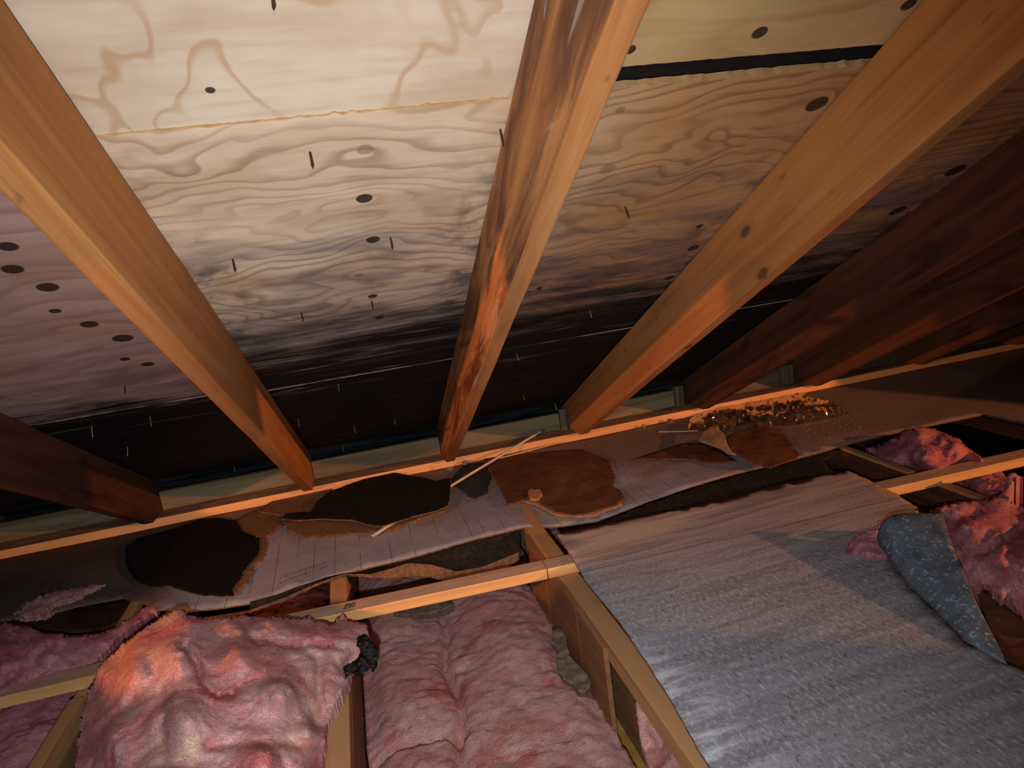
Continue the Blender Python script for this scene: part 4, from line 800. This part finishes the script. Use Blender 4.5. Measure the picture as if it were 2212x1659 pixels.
# big grey board
GB = px_to_xy([(1202, 1153), (1290, 1136), (1400, 1112), (1500, 1092), (1600, 1068), (1700, 1042), (1808, 1019), (1832, 1018), (1880, 1038), (1940, 1070), (2000, 1106), (2010, 1112), (1990, 1122), (1950, 1140), (1912, 1180), (1926, 1215), (1960, 1262), (2010, 1310), (2080, 1380), (2150, 1412), (2172, 1432), (2235, 1448), (2560, 1500)], 0.034)
GB += [(1.2, 0.42), (0.40, 0.42), (0.425, 0.70)] + px_to_xy([(1534, 1659), (1492, 1590), (1448, 1511), (1400, 1435), (1340, 1345), (1290, 1285), (1262, 1250), (1240, 1210)], 0.034)
def gz(x, y): return 0.034 + 0.0022 * float(vnoise(x * 3, y * 4, 0.2, 5))
o = sheet('fibreboard_panel', GB, gz, 0.006, [M['grey'], M['fibre']], step=0.03, bstep=0.012, ragged=0.0016, rscale=60, seed=17, edge_mat=1)
tag(o, 'big mottled grey fibreboard panel covering the lower right foreground', 'board')
# its curled corner, part of the same board
Lp = [(2172, 1434), (2120, 1408), (2080, 1380), (2010, 1310), (1960, 1262), (1926, 1215), (1905, 1188), (1893, 1166)]; Rp = [(2176, 1436), (2160, 1400), (2140, 1362), (2108, 1300), (2082, 1235), (2062, 1190), (2048, 1150), (2036, 1108)]
Lz = [.036, .036, .036, .036, .038, .042, .048, .055]; Rz = [.038, .045, .055, .075, .095, .11, .12, .13]
V = []; F = []; nu = 18; nv = 40
for j in range(nv + 1):
    t = j / nv * 7; i0 = min(6, int(t)); u = t - i0
    la = [Lp[i0][k] + (Lp[i0 + 1][k] - Lp[i0][k]) * u for k in (0, 1)]; ra = [Rp[i0][k] + (Rp[i0 + 1][k] - Rp[i0][k]) * u for k in (0, 1)]
    pa = at_z(la[0], la[1], Lz[i0] + (Lz[i0 + 1] - Lz[i0]) * u); pb = at_z(ra[0], ra[1], Rz[i0] + (Rz[i0 + 1] - Rz[i0]) * u); T = j / nv
    for i in range(nu + 1):
        v = i / nu; q = pa.lerp(pb, v); bul = math.sin(math.pi * v ** 0.62) * 0.036 * T
        q = q + Vector((-0.10, -0.25, 0.9)) * bul + Vector((-0.02, 0.03, 0)) * (math.sin(math.pi * v) * T * T)
        q.z += 0.0015 * float(vnoise(q.x * 20, q.y * 20, 0, 3)); V.append(tuple(q))
for j in range(nv):
    for i in range(nu): k = j * (nu + 1) + i; F.append([k, k + 1, k + nu + 2, k + nu + 1])
fl = shell(V, F, (0.004, 0.002, -0.003), 'curled_corner', [M['flap'], M['fibre']], 1, back_mat=1); fl.parent = o; fl.location = fl.location - o.location; fl['label'] = 'blue-grey mottled curled corner'
o = sheet('board_offcut', px_to_xy([(2106, 1266), (2150, 1282), (2190, 1325), (2230, 1345), (2560, 1430), (2560, 1540), (2212, 1466), (2176, 1430), (2140, 1360)], 0.014), 0.014, 0.006, [M['brown'], M['fibre']], step=0.025, bstep=0.012, ragged=0.001, seed=19)
tag(o, 'dark brown board lying under the pink heap at the lower right edge', 'board')

# ================================================================ stick with a bent metal tip
def tube(name, pts, rads, mat, parent=None, seg=8, flat=1.0):
    bm = bmesh.new(); rings = []
    pts = [Vector(p) for p in pts]; org = pts[0].copy()
    for i, p in enumerate(pts):
        d = (pts[min(i + 1, len(pts) - 1)] - pts[max(i - 1, 0)]).normalized(); a = d.cross(Vector((0, 0, 1)));
        if a.length < 0.01: a = Vector((1, 0, 0))
        a.normalize(); b = a.cross(d); r = rads[i] if isinstance(rads, (list, tuple)) else rads
        rings.append([bm.verts.new(p - org + a * math.cos(2 * math.pi * k / seg) * r + b * math.sin(2 * math.pi * k / seg) * r * flat) for k in range(seg)])
    for i in range(len(rings) - 1):
        for k in range(seg): bm.faces.new((rings[i][k], rings[i][(k + 1) % seg], rings[i + 1][(k + 1) % seg], rings[i + 1][k]))
    bm.faces.new(list(reversed(rings[0]))); bm.faces.new(rings[-1]); bmesh.ops.recalc_face_normals(bm, faces=bm.faces)
    o = link_bm(name, bm, mat, smooth=seg > 6)
    if parent: o.location = org - parent.location; o.parent = parent
    else: o.location = org
    return o
dA = at_z(806, 1157, 0.015); dM = at_z(975, 1049, 0.020); dB = at_y(1166, 933, 2.93); 
root = empty('wood_stick', dA); tag(root, 'thin pale stick with a bent metal tip leaning over the orange plate', 'stick')
tube('shaft', [dA, dM, dB], 0.0064, M['stick'], root, 6, 0.8)
tube('metal_tip', [dB, dB + (dB - dA).normalized() * 0.006, at_y(1174, 930, 2.945), at_y(1178, 942, 2.935)], 0.0055, M['nail_g'], root, 8)['label'] = 'bent silvery tip'

# ================================================================ clear plastic film
FP = [(1484, 926), (1492, 905), (1520, 888), (1560, 876), (1600, 868), (1650, 862), (1690, 858), (1702, 848), (1708, 856), (1728, 846), (1745, 856), (1780, 862), (1806, 868), (1822, 882), (1830, 892), (1815, 898), (1795, 902), (1770, 908), (1740, 914), (1700, 916), (1660, 922), (1620, 926), (1580, 930), (1560, 936), (1545, 930), (1520, 932)]
def film():
    b = rag(resample(FP, 5.0), 2.0, 0.08, 91); V, F = triangulate(b, 6.5, jitter=0.45, seed=9); B = np.array(b)
    dist = np.sqrt(((V[:, None, :] - B[None, ::2, :]) ** 2).sum(-1)).min(1)
    W = np.array([tuple(at_z(x, y, 0.02)) for x, y in V])
    h = 0.010 + 0.045 * (1 - np.exp(-dist / 12.0)) * (0.75 + 0.5 * vnoise(W[:, 0] * 12, W[:, 1] * 18, 0, 4))
    # crumpled facets
    h = h + 0.020 * (np.abs(vnoise(W[:, 0] * 24, W[:, 1] * 26, 0.3, 6)) - 0.3) + 0.013 * (np.abs(vnoise(W[:, 0] * 55, W[:, 1] * 60, 0.9, 7)) - 0.3)
    W = np.array([tuple(at_z(x, y, max(0.012, z))) for (x, y), z in zip(V, h)])
    return shell(W, F, (0, 0, -0.0025), 'plastic_film', M['film'], smooth=False)
tag(film(), 'crumpled clear plastic film glinting on the board at the foot of the red-brown rafter', 'plastic film')

# ================================================================ small debris
tag(tube('straw', [at_z(1423, 933, .010), at_z(1470, 932, .012), at_z(1522, 930, .011)], 0.0022, M['strap'], seg=5), 'thin straw-coloured splinter left of the plastic film', 'splinter')
tag(tube('straw', [at_z(1078, 990, .030), at_z(1150, 972, .030), at_z(1212, 955, .018)], 0.003, M['strap'], seg=5), 'thin splinter resting between the central brown board piece and the plate', 'splinter')
def fluffball(px, py, r, label, mat, seed, squash=0.6, name='lint_clump', cat='lint'):
    bm = bmesh.new(); bmesh.ops.create_icosphere(bm, subdivisions=4, radius=r)
    for v in bm.verts:
        n = float(fbm(v.co.x / r * 1.6, v.co.y / r * 1.6, v.co.z / r * 1.6, 4, seed, 0.7)); v.co *= (1 + 0.45 * n); v.co.z *= squash
    q = at_z(px, py, 0.012); o = link_bm(name, bm, mat, smooth=False); zb = min((v.co.z for v in o.data.vertices)); o.location = (q.x, q.y, board_z(q.x, q.y) - zb + 0.001); tag(o, label, cat); return o
fluffball(1005, 1002, 0.013, 'grey lint clump against the plate, near the foot of the stained rafter', M['fluff'], 3)
fluffball(972, 1013, 0.016, 'flatter grey lint clump left of the round one, by the black scrap', M['fluff'], 4, 0.3)
fluffball(1390, 923, 0.009, 'little pale pebble of debris against the plate, right of the knotty tan rafter foot', M['fluff'], 5, 0.8, 'debris_pebble', 'debris')
fluffball(1448, 912, 0.014, 'dark lint clump against the plate, left of the plastic film', M['rock'], 6, 0.6)
fluffball(1530, 1053, 0.012, 'small pinkish crumb lump on the dark strip above the grey board', M['fibre_p'], 7, 0.4, 'crumb_lump', 'debris').location.z = -0.006
# crumbs scattered over the boards
cb = bmesh.new(); rs = random.Random(5)
zones = [((800, 1115, 960, 1160), 240), ((880, 1090, 1000, 1130), 120), ((1020, 1000, 1500, 1060), 90), ((1200, 940, 1420, 1030), 120), ((1740, 890, 1860, 950), 260), ((1500, 915, 1760, 935), 80), ((640, 1110, 980, 1130), 90), ((1000, 1060, 1180, 1130), 90)]
for (a, b, c, d), n in zones:
    for _ in range(n):
        px = rs.uniform(a, c); py = rs.uniform(b, d); q = at_z(px, py, 0.008); r = 0.0007 + 0.0016 * rs.random() ** 3; z = board_z(q.x, q.y)
        m = Matrix.Translation((q.x, q.y, z + r * 0.4)) @ Matrix.Rotation(rs.random() * 6, 4, 'Z') @ Matrix.Diagonal((r * (1 + 2 * rs.random()), r, r * 0.7, 1)); bmesh.ops.create_cube(cb, size=1.4, matrix=m)
tag(link_bm('wood_crumbs', cb, M['chip']), 'fine tan wood crumbs and dust specks scattered over the hardboard', 'crumbs', kind='stuff')
